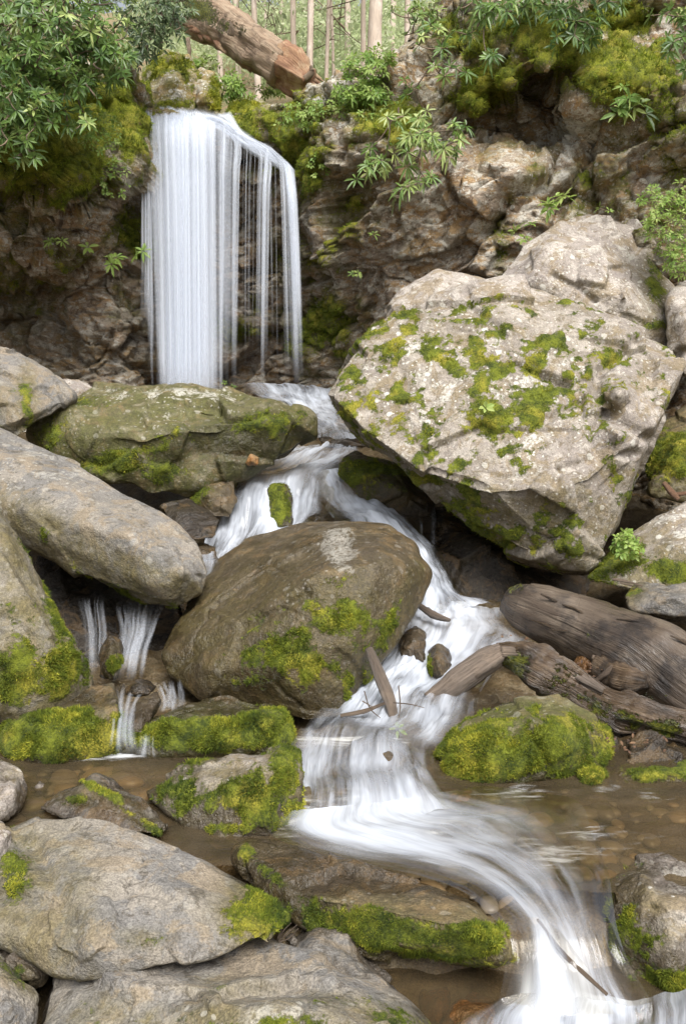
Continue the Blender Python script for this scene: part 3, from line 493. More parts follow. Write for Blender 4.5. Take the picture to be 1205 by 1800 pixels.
# --- stones in the rapids
for a in [
    ('stone', 'small dark mossy stone standing in the upper whitewater', 'dark', [(466, 870, 9.15), (478, 852, 9.2), (504, 851, 9.2), (514, 880, 9.1), (512, 925, 8.85), (476, 925, 8.85)], [(492, 880, 8.95)], .4, 51, .8, [(490, 885, 22, 40, .9)]),
    ('stone', 'orange stone resting by the dark end of the wide greenish boulder', 'orange', [(429, 815, 9.0), (440, 798, 9.05), (455, 803, 9.05), (454, 818, 9.0), (436, 820, 8.98)], [(443, 810, 8.93)], .12, 52, .3, []),
    ('stone', 'brown stone half veiled by whitewater with moss on its left side', 'brown', [(332, 880, 9.0), (345, 850, 9.15), (370, 835, 9.2), (410, 842, 9.15), (416, 880, 9.0), (405, 912, 8.8), (370, 908, 8.8)], [(365, 870, 8.8), (390, 870, 8.85)], .4, 53, .6, [(350, 870, 24, 30, .6)]),
    ('stone', 'flat shiny wet stone beside the end of the long grey boulder', 'dark', [(282, 890, 8.0), (330, 878, 8.2), (372, 895, 8.0), (388, 915, 7.8), (378, 945, 7.55), (340, 950, 7.5), (300, 925, 7.7)], [(340, 910, 7.7)], .3, 54, 1., []),
    ('stone', 'low wet brown stone under the flat shiny stone', 'brown', [(330, 965, 7.6), (352, 953, 7.7), (382, 960, 7.6), (380, 982, 7.4), (345, 985, 7.4)], [(360, 970, 7.45)], .2, 55, .9, []),
    ('stone', 'round brown stone amid the foam of the middle rapids', 'brown', [(742, 1180, 5.95), (746, 1150, 6.1), (768, 1130, 6.15), (790, 1142, 6.1), (796, 1168, 5.95), (778, 1195, 5.8)], [(768, 1160, 5.82)], .25, 56, .7, [(750, 1170, 12, 22, .5)]),
    ('stone', 'small brown stone in the foam left of the driftwood branch', 'brown', [(832, 1152, 6.15), (846, 1139, 6.2), (866, 1142, 6.2), (870, 1156, 6.1), (850, 1166, 6.05)], [(850, 1150, 6.07)], .15, 57, .6, []),
    ('stone', 'water veiled grey stone left of the round brown stone in the middle rapids', 'brown', [(705, 1165, 6.05), (708, 1120, 6.3), (728, 1108, 6.35), (746, 1125, 6.25), (744, 1175, 5.95)], [(726, 1140, 6.05)], .25, 58, .8, []),
    ('stone', 'orange stone with a wet gleam in the lower rapids above the pool', 'orange', [(766, 1402, 4.5), (785, 1388, 4.55), (830, 1388, 4.55), (848, 1402, 4.5), (830, 1418, 4.38), (780, 1418, 4.38)], [(808, 1398, 4.4)], .15, 59, .7, []),
    ('stone', 'wide brown stone under the water veil left of the orange stone', 'brown', [(600, 1420, 4.4), (620, 1378, 4.6), (660, 1366, 4.65), (710, 1385, 4.58), (736, 1420, 4.4), (720, 1448, 4.28), (620, 1446, 4.28)], [(670, 1402, 4.36)], .25, 60, .8, []),
    ('stone', 'yellow tan upright stone lodged between the driftwood branch and the big log', 'orange', [(1000, 1178, 6.0), (1012, 1152, 6.1), (1028, 1141, 6.12), (1046, 1152, 6.08), (1050, 1180, 5.98), (1040, 1212, 5.85), (1014, 1200, 5.9)], [(1024, 1172, 5.88)], .2, 61, .3, []),
    ('stone', 'brown glossy stone tilted in the gap between the two low mossy blocks', 'brown', [(222, 1262, 5.12), (245, 1230, 5.25), (278, 1214, 5.32), (282, 1232, 5.2), (268, 1265, 5.05), (250, 1292, 4.95), (226, 1285, 4.98)], [(250, 1252, 5.0)], .2, 62, .9, []),
    ('stone', 'small black wet stone at the foot of the right small fall', 'dark', [(218, 1212, 5.5), (238, 1196, 5.6), (262, 1196, 5.6), (276, 1206, 5.55), (262, 1222, 5.4), (226, 1224, 5.4)], [(245, 1206, 5.42)], .2, 63, 1., []),
    ('stone', 'dark oval stone upright between the two small falls at the left', 'dark', [(174, 1190, 5.9), (178, 1145, 6.05), (194, 1118, 6.1), (212, 1128, 6.1), (217, 1165, 5.95), (205, 1195, 5.8)], [(196, 1160, 5.82)], .25, 64, .8, [(200, 1165, 16, 30, .5)]),
    ('stone', 'pale stone half sunk at the water line at the right end of the foam', 'tan', [(905, 1140, 6.4), (930, 1128, 6.45), (948, 1140, 6.4), (940, 1160, 6.3), (912, 1160, 6.3)], [(926, 1145, 6.3)], .15, 65, .5, []),
    ('stone', 'brown square stone under the clear water at the bottom edge', 'orange', [(738, 1745, 3.3), (762, 1720, 3.4), (790, 1728, 3.36), (792, 1780, 3.2), (770, 1800, 3.15), (742, 1790, 3.2)], [(765, 1758, 3.2)], .15, 66, .6, []),
    ('stone', 'larger orange brown stone under the foam at the bottom edge', 'orange', [(790, 1770, 3.2), (830, 1742, 3.28), (870, 1755, 3.22), (880, 1830, 3.0), (800, 1840, 2.98), (770, 1800, 3.1)], [(830, 1785, 3.05)], .2, 67, .6, []),
    ('stone', 'pale stone with white flecks in the shallow pool at the left', 'pale', [(52, 1382, 4.6), (70, 1368, 4.7), (85, 1372, 4.68), (82, 1388, 4.55), (60, 1392, 4.52)], [(70, 1378, 4.55)], .12, 68, .3, []),
    ('boulder', 'rounded grey brown stone under water folds in the rapids above the wide veiled stone', 'brown', [(590, 1345, 4.75), (620, 1305, 4.95), (670, 1292, 5.0), (720, 1310, 4.95), (745, 1345, 4.75), (700, 1372, 4.65), (620, 1372, 4.65)], [(670, 1325, 4.72)], .3, 69, .8, []),
    ('stone', 'mossy wedge of stone on the ledge left of the falls foot pool', 'dark', [(560, 770, 10.8), (600, 756, 11), (640, 764, 10.9), (645, 785, 10.6), (570, 786, 10.6)], [(605, 772, 10.6)], .4, 70, .9, []),
    ]:
    nm, lb, mt, ol, rd, T, sd, wt, mo = a
    o_ = rock(nm, lb, mt, ol, rd, T=T, seed=sd, vox=.011, rnd=5, wetall=wt, moss=mo, cat='stone', group=S, mid=.006, tufts=(2500 if mo else 0), tl=.012)
    if sd == 58: o_.location.z += .05
# ------------------------------------------------------------------ cliff
CP = [(-200,100,10.6),(0,100,11.6),(130,100,12.4),(200,150,12.5),(250,200,13.1),(100,200,11.4),(150,260,11.1),(0,280,10.6),(100,330,10.95),(200,300,11.7),(235,340,13.0),
(0,370,12.3),(100,372,12.4),(200,380,12.9),(0,430,11.8),(90,440,12.0),(170,430,12.7),(240,450,13.3),(0,520,13.6),(80,510,13.8),(150,490,13.2),(60,580,13.9),(150,600,13),(230,620,13.2),(0,620,13.5),(200,560,13.1),(250,560,13.3),(-200,500,13),(-200,900,12),(0,800,12.6),(250,750,13.0),
(320,205,13.4),(320,260,13.6),(320,400,14.2),(320,550,14.2),(320,700,14.0),(400,205,13.4),(420,240,13.15),(410,300,13.35),(460,300,13.2),(400,400,14.1),(450,500,14.2),(450,620,14.1),(500,290,12.95),(510,400,13.6),(520,550,13.6),(520,690,14.0),(450,200,13.0),(520,230,12.75),
(560,150,12.8),(640,100,12.6),(560,250,12.4),(560,330,12.5),(560,420,12.7),(580,500,12.9),(600,600,13.1),(560,680,13.6),(640,230,11.8),(700,250,11.6),(640,330,11.8),(700,350,11.6),(700,450,11.6),(640,480,12),(680,540,12),(780,330,11.4),(800,420,11.3),(780,460,11.4),
(700,150,12.1),(760,100,11.9),(790,170,11.7),(840,120,11.3),(840,180,11.4),(900,90,10.9),(900,160,11.0),(940,110,10.6),(960,130,10.6),(1020,130,10.8),(900,195,11.9),(870,230,12.1),(950,160,11.9),(1000,175,11.8),(960,200,12.0),(820,230,11.8),(780,240,11.6),
(960,260,11.4),(890,300,11.15),(900,370,10.95),(940,330,11),(1010,250,11.1),(1010,180,11.2),(1050,330,10.9),(1120,300,10.8),(1205,300,10.5),(1205,200,10.3),(1100,220,10.9),(1100,150,10.7),(1100,60,11.5),(1050,50,11.5),(1205,80,11.0),(1205,420,10.3),(1000,400,10.9),(900,450,11.1),(860,480,11.2),(1400,300,9.8),(1400,100,9.5),(1400,900,9.5),(1205,700,10.4),(900,700,11),(700,700,12.6),(700,900,12),(1000,900,10.6),
(790,0,12.2),(900,-60,11.6),(1100,-80,11.6),(1400,-100,10.5),(700,60,12.7)]
SKX = [-200,0,100,150,200,250,270,330,400,420,480,540,600,650,700,740,790,830,1400]
SKY = [-200,-120,0,50,95,170,190,200,205,195,178,152,116,92,66,44,-30,-150,-190]
_c = np.array(CP, float); _xy = _c[:, :2]/200.0
def _k(a, b):
    r = np.sqrt(((a[:, None]-b[None])**2).sum(2)); return r
_A = _k(_xy, _xy)+np.eye(len(_c))*.03
_A = np.block([[_A, np.ones((len(_c), 1))], [np.ones((1, len(_c))), np.zeros((1, 1))]])
_w = np.linalg.solve(_A, np.concatenate([_c[:, 2], [0]]))
def cliffY(px, py):
    q = np.stack([px, py], 1)/200.0; out = np.zeros(len(q))
    for i in range(0, len(q), 40000): out[i:i+40000] = _k(q[i:i+40000], _xy)@_w[:-1]+_w[-1]
    return out
def build_cliff():
    nu, nv, nb = 560, 380, 40
    xs = np.linspace(-200, 1400, nu); top = np.interp(xs, SKX, SKY)
    t = np.linspace(0, 1, nv)
    PX = np.tile(xs, nv); PY = (900+(top[None]-900)*t[:, None]).ravel()
    Y = cliffY(PX, PY); p = PV(PX, PY, Y).reshape(nv, nu, 3)
    edge = p[-1]; back = []
    for k in range(1, nb+1):
        s = k/nb; q = edge.copy(); q[:, 1] += 3.5*s; q[:, 2] += .5*s*(1-s)-.5*s; back.append(q)
    p = np.concatenate([p, np.array(back)]).reshape(-1, 3)
    f = grid_faces(nu, nv+nb)
    n = vnormals(p, f)
    if (n[:, 1]).mean() > 0: n = -n; f = f[:, ::-1]
    R = np.array([[math.cos(.35), 0, math.sin(.35)], [0, 1, 0], [-math.sin(.35), 0, math.cos(.35)]])
    q = p@R.T
    qw = q+np.stack([fbm(q, 1.6, 3, 91), fbm(q, 1.6, 3, 92), fbm(q, 1.6, 3, 93)], 1)*.10
    f1, k1 = facet(qw, .75, 41, (1, 1, 1.5), 1.3, True); f2, k2 = facet(qw, 1.7, 42, (1, 1, 1.7), 1.2, True); f3, k3 = facet(qw, 4.2, 43, (1, 1, 1.5), 1.1, True)
    f4 = facet(qw, 9., 47, (1, 1, 1.4), 1.1)
    d = f1*.26+f2*.13+f3*.06+f4*.022-.09*np.exp(-(k1/.035)**2)-.07*np.exp(-(k2/.05)**2)*(fbm(p, .9, 2, 94) > -.1)-.025*np.exp(-(k3/.1)**2)
    d *= 1-.55*np.clip(blobs(p, [(860, 150, 80, 50, 1.), (970, 70, 110, 60, 1.), (1100, 80, 120, 90, .8), (700, 215, 60, 40, 1.), (120, 230, 150, 110, .6)]), 0, 1)
    d += fbm(p, .8, 4, 44)*.10+fbm(p, 9., 4, 45)*.02
    px, py = proj(p)
    def zone(x, y, rx, ry): return np.exp(-(((px-x)/rx)**2+((py-y)/ry)**2))
    soft = np.clip(zone(320, 200, 110, 30)+zone(460, 230, 60, 40), 0, 1)
    p = p+n*(d*(1-.8*soft))[:, None]
    p = smooth_v(p, f, 1, .25)
    n = vnormals(p, f)
    nz = fbm(p, 1.6, 5, 46, .6); nz2 = fbm(p, 5., 4, 47, .6)
    ms = blobs(p, [(110, 230, 150, 120, .95), (210, 210, 60, 90, .85), (100, 290, 90, 40, .85), (190, 320, 40, 50, .55), (60, 470, 120, 70, .32), (220, 420, 60, 80, .35), (205, 500, 80, 50, .3),
        (440, 215, 60, 30, .8), (500, 260, 60, 60, .75), (530, 310, 30, 50, .6), (570, 200, 90, 50, .5), (560, 580, 70, 60, .6), (430, 570, 80, 40, .5), (560, 460, 60, 50, .45), (600, 400, 60, 60, .3),
        (700, 215, 45, 28, 1.0), (640, 210, 40, 30, .7), (860, 150, 70, 45, .9, -25), (960, 70, 70, 45, .9), (930, 60, 60, 40, .75), (1010, 90, 60, 40, .8), (1090, 40, 60, 50, .75), (1100, 120, 110, 70, .75), (1150, 200, 80, 50, .65), (1140, 340, 70, 70, .35), (820, 60, 60, 50, .7), (880, 450, 20, 60, .6), (1000, 340, 120, 60, .2), (250, 420, 30, 80, .3), (480, 330, 30, 30, .3)])
    ms = ms+np.clip(n[:, 2], 0, 1)*.22*(py < 460)+np.where(ms > .1, .4*nz+.35*nz2, .25*nz+.2*nz2-.10)
    # fringe of moss lies thickest on ledges
    wt = np.clip(blobs(p, [(400, 560, 190, 200, .75), (430, 290, 90, 60, .9), (530, 430, 50, 150, .6), (100, 560, 200, 120, .5), (650, 420, 80, 130, .35)])+.3*nz, 0, 1)
    lc = blobs(p, [(1000, 250, 40, 90, 1.3), (930, 350, 50, 60, .9), (985, 60, 30, 60, .8), (1050, 150, 80, 120, .8), (640, 190, 90, 50, .6), (560, 160, 80, 30, 1.1), (820, 350, 100, 100, .3), (700, 380, 60, 40, .3), (80, 450, 60, 40, .5)])
    ms = np.clip(ms, 0, 1.2)
    p = p+n*(sstep(ms, .4, .8)*(.02+.05*np.clip(fbm(p, 6., 3, 48)+.4, 0, 2)))[:, None]
    o = mesh_obj('cliff', p, f, M['cliff'], attrs={'moss': ms, 'wet': wt, 'lichen': lc, 'film': np.clip(.10+.35*nz+.8*sstep(ms, .0, .5), 0, 1)}); o['kind'] = 'structure'
    moss_tufts(o, p, f, ms, 60000, .030, 49, .3, 'cliffmoss')
    return p, f, ms, n
CL = build_cliff()

# rocks by the lip, stones set into the wall
rock('boulder', 'mossy split rock above the lip of the waterfall under the fallen log', 'cliff', [(250, 175, 14.2), (258, 120, 14.4), (290, 95, 14.5), (330, 92, 14.5), (352, 130, 14.3), (345, 195, 14.0), (290, 200, 14.0)], [(300, 140, 13.9)], T=.9, seed=81, vox=.03, rnd=3, fac=(.4, .07), moss=[(270, 110, 40, 30, .8), (325, 120, 20, 40, .6), (300, 185, 40, 14, .7)], lich=[(305, 165, 20, 24, 1.5), (285, 130, 30, 20, .6)], tufts=3000, tl=.03, group=G)
rock('boulder', 'grey green rock right of the split rock above the waterfall lip', 'cliff', [(335, 200, 14.1), (332, 140, 14.4), (352, 118, 14.5), (375, 130, 14.4), (390, 165, 14.2), (388, 205, 14.0)], [(360, 165, 13.9)], T=.8, seed=82, vox=.03, rnd=3, fac=(.4, .06), moss=[(378, 165, 16, 40, .7), (345, 130, 16, 20, .5)], lich=[(355, 140, 18, 20, .9)], tufts=1500, tl=.03, group=G)
rock('stone', 'low dark mossy stone right of the waterfall lip under the log end', 'cliff', [(395, 205, 13.8), (410, 180, 14), (450, 175, 14), (480, 185, 13.8), (470, 210, 13.5)], [(435, 195, 13.6)], T=.6, seed=83, vox=.03, rnd=3, moss=[(420, 190, 50, 16, .8)], tufts=1500, tl=.03, cat='stone', group=G)

# ------------------------------------------------------------------ tubes: logs, branches, stems
def catmull(pts, n):
    pts = np.asarray(pts, float); m = len(pts)
    a = np.concatenate([2*pts[:1]-pts[1:2], pts, 2*pts[-1:]-pts[-2:-1]])
    t = np.linspace(0, m-1, n); i = np.minimum(t.astype(int), m-2); u = (t-i)[:, None]
    p0, p1, p2, p3 = a[i], a[i+1], a[i+2], a[i+3]
    return .5*(2*p1+(p2-p0)*u+(2*p0-5*p1+4*p2-p3)*u*u+(3*p1-p0-3*p2+p3)*u**3)
def tube(path, rad, nseg=8, n=None, cap=False):
    c = catmull(path, n or len(path)*4) if len(path) > 2 or n else np.asarray(path, float)
    r = np.interp(np.linspace(0, 1, len(c)), np.linspace(0, 1, len(rad)), rad)
    t = np.gradient(c, axis=0); t /= np.maximum(np.linalg.norm(t, axis=1), 1e-9)[:, None]
    ref = np.array([0, 0, 1.]) if abs(t[:, 2]).mean() < .8 else np.array([0, 1., 0])
    s = np.cross(t, ref); s /= np.linalg.norm(s, axis=1)[:, None]; u = np.cross(s, t)
    a = np.linspace(0, 2*math.pi, nseg+1)[:-1]
    v = (c[:, None]+(np.cos(a)[None, :, None]*s[:, None]+np.sin(a)[None, :, None]*u[:, None])*r[:, None, None]).reshape(-1, 3)
    f = []
    for i in range(len(c)-1):
        for j in range(nseg):
            k = (j+1) % nseg; f.append((i*nseg+j, i*nseg+k, (i+1)*nseg+k, (i+1)*nseg+j))
    ln = np.concatenate([[0], np.cumsum(np.linalg.norm(np.diff(c, axis=0), axis=1))])
    uv = np.stack([np.tile(np.abs(np.linspace(-1, 1, nseg+1)[:-1]), len(c)), np.repeat(ln, nseg)], 1)
    nv = len(v)
    if cap:
        v = np.concatenate([v, c[:1], c[-1:]]); uv = np.concatenate([uv, [[.3, 0], [.3, ln[-1]]]])
        for j in range(nseg):
            k = (j+1) % nseg
            f.append((nv, k, j)); f.append((nv+1, (len(c)-1)*nseg+j, (len(c)-1)*nseg+k))
    return v, f, uv
class MB:
    def __init__(s): s.v = []; s.f = []; s.uv = []; s.n = 0
    def add(s, v, f, uv=None):
        s.v.append(np.asarray(v)); s.f += [tuple(i+s.n for i in q) for q in f]
        s.uv.append(np.asarray(uv) if uv is not None else np.zeros((len(v), 2))); s.n += len(v)
    def tube(s, *a, **k): s.add(*tube(*a, **k))
    def build(s, name, mat, parent=None, **k):
        v = np.concatenate(s.v); at = k.pop('attrs', {})
        return mesh_obj(name, v, s.f, mat, parent, uv=np.concatenate(s.uv), attrs=at, **k)
def log_mesh(path, rad, nseg, n, amp, seed, sq=None):
    """a trunk: rough, ridged along its length, closed at both ends"""
    v, f, uv = tube(path, rad, nseg, n, True)
    c = catmull(path, n); cc = np.concatenate([np.repeat(c, nseg, axis=0), c[:1], c[-1:]])
    d = v-cc; L = np.linalg.norm(d, axis=1); L[L < 1e-6] = 1; d = d/L[:, None]
    q = np.stack([d[:, 0]*4, d[:, 2]*4+d[:, 1]*4, uv[:, 1]*.9], 1)
    k = fbm(q+seed, 1.3, 4, seed)*amp + fbm(v, 3., 3, seed+4)*amp*1.2+facet(q*.8+seed, 1.2, seed)*amp*.8
    k[-2:] = 0
    return v+d*k[:, None], f, uv
def up_frac(v, c): return v

# fallen log at the top
r = empty('fallen_log', P(440, 90, 14.2)); tag(r, 'big fallen trunk with flaking bark lying across the notch above the waterfall', 'log')
mb = MB(); pth = [P(240, -75, 16.2), P(330, 10, 15.3), P(430, 72, 14.6), P(505, 122, 14.1)]
v, f, uv = log_mesh(pth, [.37, .345, .315, .29], 40, 110, .05, 3); mb.add(v, f, uv)
px, py = proj(v); side = (py-(np.interp(px, [240, 330, 430, 505], [-75, 10, 72, 122])))
mos = np.clip(blobs(v, [(350, 20, 60, 24, .7, 32), (410, 50, 40, 14, .5, 32)])+.3*fbm(v, 3., 3, 2), 0, 1)
mb.build('trunk', M['bark'], r, attrs={'moss': mos, 'wet': np.zeros(len(v))})
mb = MB(); v, f, uv = log_mesh([P(490, 112, 14.14), P(518, 130, 14.0), P(546, 146, 13.85)], [.285, .27, .19], 30, 30, .075, 6); mb.add(v, f, uv)
mb.build('broken_end', M['heartwood'], r, attrs={'moss': np.zeros(len(v)), 'wet': np.zeros(len(v))})
rng = random.Random(5)
for i in range(11):                                  # splinters round the break
    a = i*.571; c0 = P(538, 140, 13.9); o_ = np.array([math.cos(a)*.7, .3*math.sin(a), math.sin(a)*.8])*rng.uniform(.10, .22); dr = np.array([.16, -.08, -.13])*rng.uniform(.5, 1.5)
    mb = MB(); v, f, uv = log_mesh([c0+o_-dr, c0+o_, c0+o_+dr], [.05, .04, .006], 7, 9, .012, i+40); mb.add(v, f, uv)
    mb.build('splinter', M['heartwood'], r, attrs={'moss': np.zeros(mb.n), 'wet': np.zeros(mb.n)})
for i in range(16):                                  # plates of bark standing off the trunk, bare wood below
    x = rng.uniform(330, 490); t = (x-330)/175
    b = P(x, 10+t*112+rng.uniform(16, 40), 14.95-t*.95); e = P(x+rng.uniform(20, 46), 10+t*112+rng.uniform(34, 62), 14.80-t*.95)
    mb = MB(); v, f, uv = log_mesh([b, (b+e)/2+np.array([0, -.02, 0]), e], [.03, .06, .02], 8, 10, .01, i+1); mb.add(v, f, uv)
    mb.build('bare_wood', M['heartwood'], r, attrs={'moss': np.zeros(mb.n), 'wet': np.zeros(mb.n)})
mb = MB()
for q in ([P(405, 62, 14.1), P(407, 48, 14.05), P(405, 38, 14.05)], [P(535, 140, 13.75), P(548, 128, 13.7), P(546, 116, 13.7)], [P(330, 70, 14.9), P(333, 88, 14.8), P(334, 108, 14.75)]):
    mb = MB(); v, f, uv = log_mesh(q, [.05, .035, .015], 8, 10, .01, 4); mb.add(v, f, uv)
    mb.build('branch_stub', M['bark'], r, attrs={'moss': np.zeros(mb.n), 'wet': np.zeros(mb.n)})

# big log on the right bank
r = empty('fallen_log', P(1060, 1120, 6.2)); tag(r, 'thick wet brown log with peeling bark lying on the right bank under the giant boulder', 'log')
mb = MB(); v, f, uv = log_mesh([P(892, 1054, 6.75), P(915, 1064, 6.67), P(960, 1082, 6.5), P(1060, 1122, 6.2), P(1150, 1165, 5.95), P(1260, 1250, 5.6), P(1380, 1330, 5.4)], [.12, .19, .225, .265, .30, .33, .36], 48, 120, .013, 8); mb.add(v, f, uv)
ms = np.clip(blobs(v, [(905, 1030, 20, 20, .7), (1150, 1220, 60, 40, .5), (1040, 1110, 50, 20, .4), (930, 1020, 30, 10, .5)])+.35*fbm(v, 4., 3, 3)-.05, 0, 1)
mb.build('trunk', M['wetlog'], r, attrs={'moss': ms, 'wet': np.clip(.9+.7*fbm(v, 2.5, 3, 4)-.9*sstep(vnormals(v, np.array([q for q in f if len(q) == 4]))[:, 2], .45, .9), 0, 1)})
mb = MB(); v, f, uv = log_mesh([P(1050, 1170, 5.9), P(1090, 1192, 5.7), P(1138, 1200, 5.55)], [.085, .10, .10, .085, .03], 20, 30, .022, 9); mb.add(v, f, uv)
mb.build('branch_stub', M['driftwood'], r, attrs={'moss': np.zeros(mb.n), 'wet': np.full(mb.n, .3)})
mb = MB()
for i in range(14):                                  # lifted strips of bark
    x = 930+i*19; rr = random.Random(i); y0 = 1030+(x-930)*.28+rr.uniform(0, 70); Yb = 6.42-(x-930)*.0025-(y0-1030-(x-930)*.28)*.0022
    a = P(x, y0, Yb); b = P(x+rr.uniform(20, 60), y0+rr.uniform(8, 40), Yb-.06)
    v, f, uv = log_mesh([a, (a+b)/2+np.array([0, -.01, .015]), b], [.003, .011, .003], 6, 10, .004, i+2); mb = MB(); mb.add(v, f, uv)
    mb.build('bark_strip', M['driftwood'], r, attrs={'moss': np.zeros(mb.n), 'wet': np.full(mb.n, .2)})

# driftwood branch in front of it
r = empty('driftwood_branch', P(1000, 1210, 5.6)); tag(r, 'arched dark driftwood branch with a mossy lower length reaching into the foam', 'branch')
mb = MB(); v, f, uv = log_mesh([P(868, 1150, 5.72), P(930, 1165, 5.6), P(1010, 1205, 5.45), P(1110, 1256, 5.25), P(1290, 1310, 5.05)], [.075, .12, .13, .12, .14], 28, 90, .03, 12); mb.add(v, f, uv)
ms = np.clip(blobs(v, [(905, 1180, 30, 30, .6), (1080, 1255, 90, 26, .8, 25), (1150, 1280, 60, 20, .7)])+.4*fbm(v, 5., 3, 3), 0, 1)
mb.build('trunk', M['driftwood'], r, attrs={'moss': ms, 'wet': np.clip(.7+.4*fbm(v, 3., 3, 4), 0, 1)})
mb = MB(); v, f, uv = log_mesh([P(884, 1146, 5.66), P(850, 1166, 5.64), P(800, 1200, 5.6), P(752, 1232, 5.55)], [.05, .075, .085, .06], 22, 50, .02, 14); mb.add(v, f, uv)
v, f, uv = log_mesh([P(880, 1146, 5.62), P(950, 1150, 5.6), P(1010, 1185, 5.45), P(1060, 1215, 5.3)], [.03, .045, .05, .03], 16, 50, .015, 15); mb.add(v, f, uv)
mb.build('dry_limb', M['greywood'], r, attrs={'moss': np.zeros(mb.n), 'wet': np.full(mb.n, .1)})

def stick(label, paths, rads, mat, seed, cat='stick', group=None, name='stick', wet=.3):
    root = empty(name, P(*paths[0][0])) if len(paths) > 1 else None
    for i, (q, rd) in enumerate(zip(paths, rads)):
        mb = MB(); v, f, uv = log_mesh([P(*a) for a in q], rd, 10, max(12, len(q)*8), rd[0]*.18, seed+i); mb.add(v, f, uv)
        o = mb.build('twig' if root else name, M[mat], root, attrs={'moss': np.zeros(mb.n), 'wet': np.full(mb.n, wet)})
    tag(root or o, label, cat, group); return root or o
stick('splintered driftwood stick standing in the foam below the mid stream boulder', [[(648, 1140, 5.55), (668, 1190, 5.42), (685, 1235, 5.3), (695, 1285, 5.2)]], [[.028, .04, .04, .028]], 'greywood', 31)
stick('thin twigs and a brown branch tangled at the foot of the splintered stick', [[(598, 1258, 5.2), (640, 1250, 5.2), (676, 1236, 5.22)], [(640, 1215, 5.2), (650, 1245, 5.2), (668, 1262, 5.15)], [(700, 1205, 5.2), (703, 1240, 5.15), (700, 1262, 5.1)], [(690, 1235, 5.2), (720, 1238, 5.2), (745, 1244, 5.2)], [(636, 1232, 5.2), (655, 1243, 5.18)]], [[.012, .015, .009]]+[[.004, .004, .002]]*4, 'twig', 33)
stick('bent reddish stick caught in the small fall at the pool outflow', [[(944, 1616, 3.34), (985, 1672, 3.2), (1030, 1715, 3.08), (1066, 1748, 3.0)]], [[.006, .009, .009, .007]], 'twig', 36)
stick('long brown stick curving down under the giant boulder edge into the foam', [[(724, 1056, 6.6), (760, 1080, 6.45), (790, 1090, 6.35)]], [[.02, .03, .012]], 'greywood', 37)
stick('orange splintered wood lying on the mossy bank at the right edge', [[(1165, 848, 7.9), (1180, 866, 7.85), (1192, 878, 7.8)], [(1180, 870, 7.85), (1230, 864, 7.8)]], [[.02, .03, .02], [.02, .02, .02]], 'heartwood', 38)
stick('broken brown twig between the yellow stone and the branch stub', [[(1048, 1196, 5.75), (1064, 1184, 5.72), (1078, 1172, 5.72)], [(1040, 1155, 5.9), (1064, 1162, 5.85)]], [[.016, .02, .02], [.018, .015, .012]], 'twig', 39)
stick('thin bare twig on the bank below the grey ridged boulder', [[(1076, 1018, 6.9), (1100, 1022, 6.85), (1128, 1030, 6.8)], [(1088, 1024, 6.85), (1112, 1030, 6.8)]], [[.012, .012, .008], [.008, .008, .006]], 'twig', 40)
stick('sprig of dry red stems between the largest tan boulder and the grey wedge', [[(488, 1652, 3.22), (500, 1634, 3.2), (512, 1622, 3.18)], [(490, 1654, 3.22), (506, 1640, 3.2), (522, 1626, 3.18)], [(490, 1656, 3.2), (510, 1648, 3.18), (524, 1632, 3.16)], [(488, 1650, 3.2), (494, 1636, 3.2), (496, 1624, 3.2)]], [[.004, .003, .002]]*4, 'twig', 41, name='dry_sprig', cat='sprig')
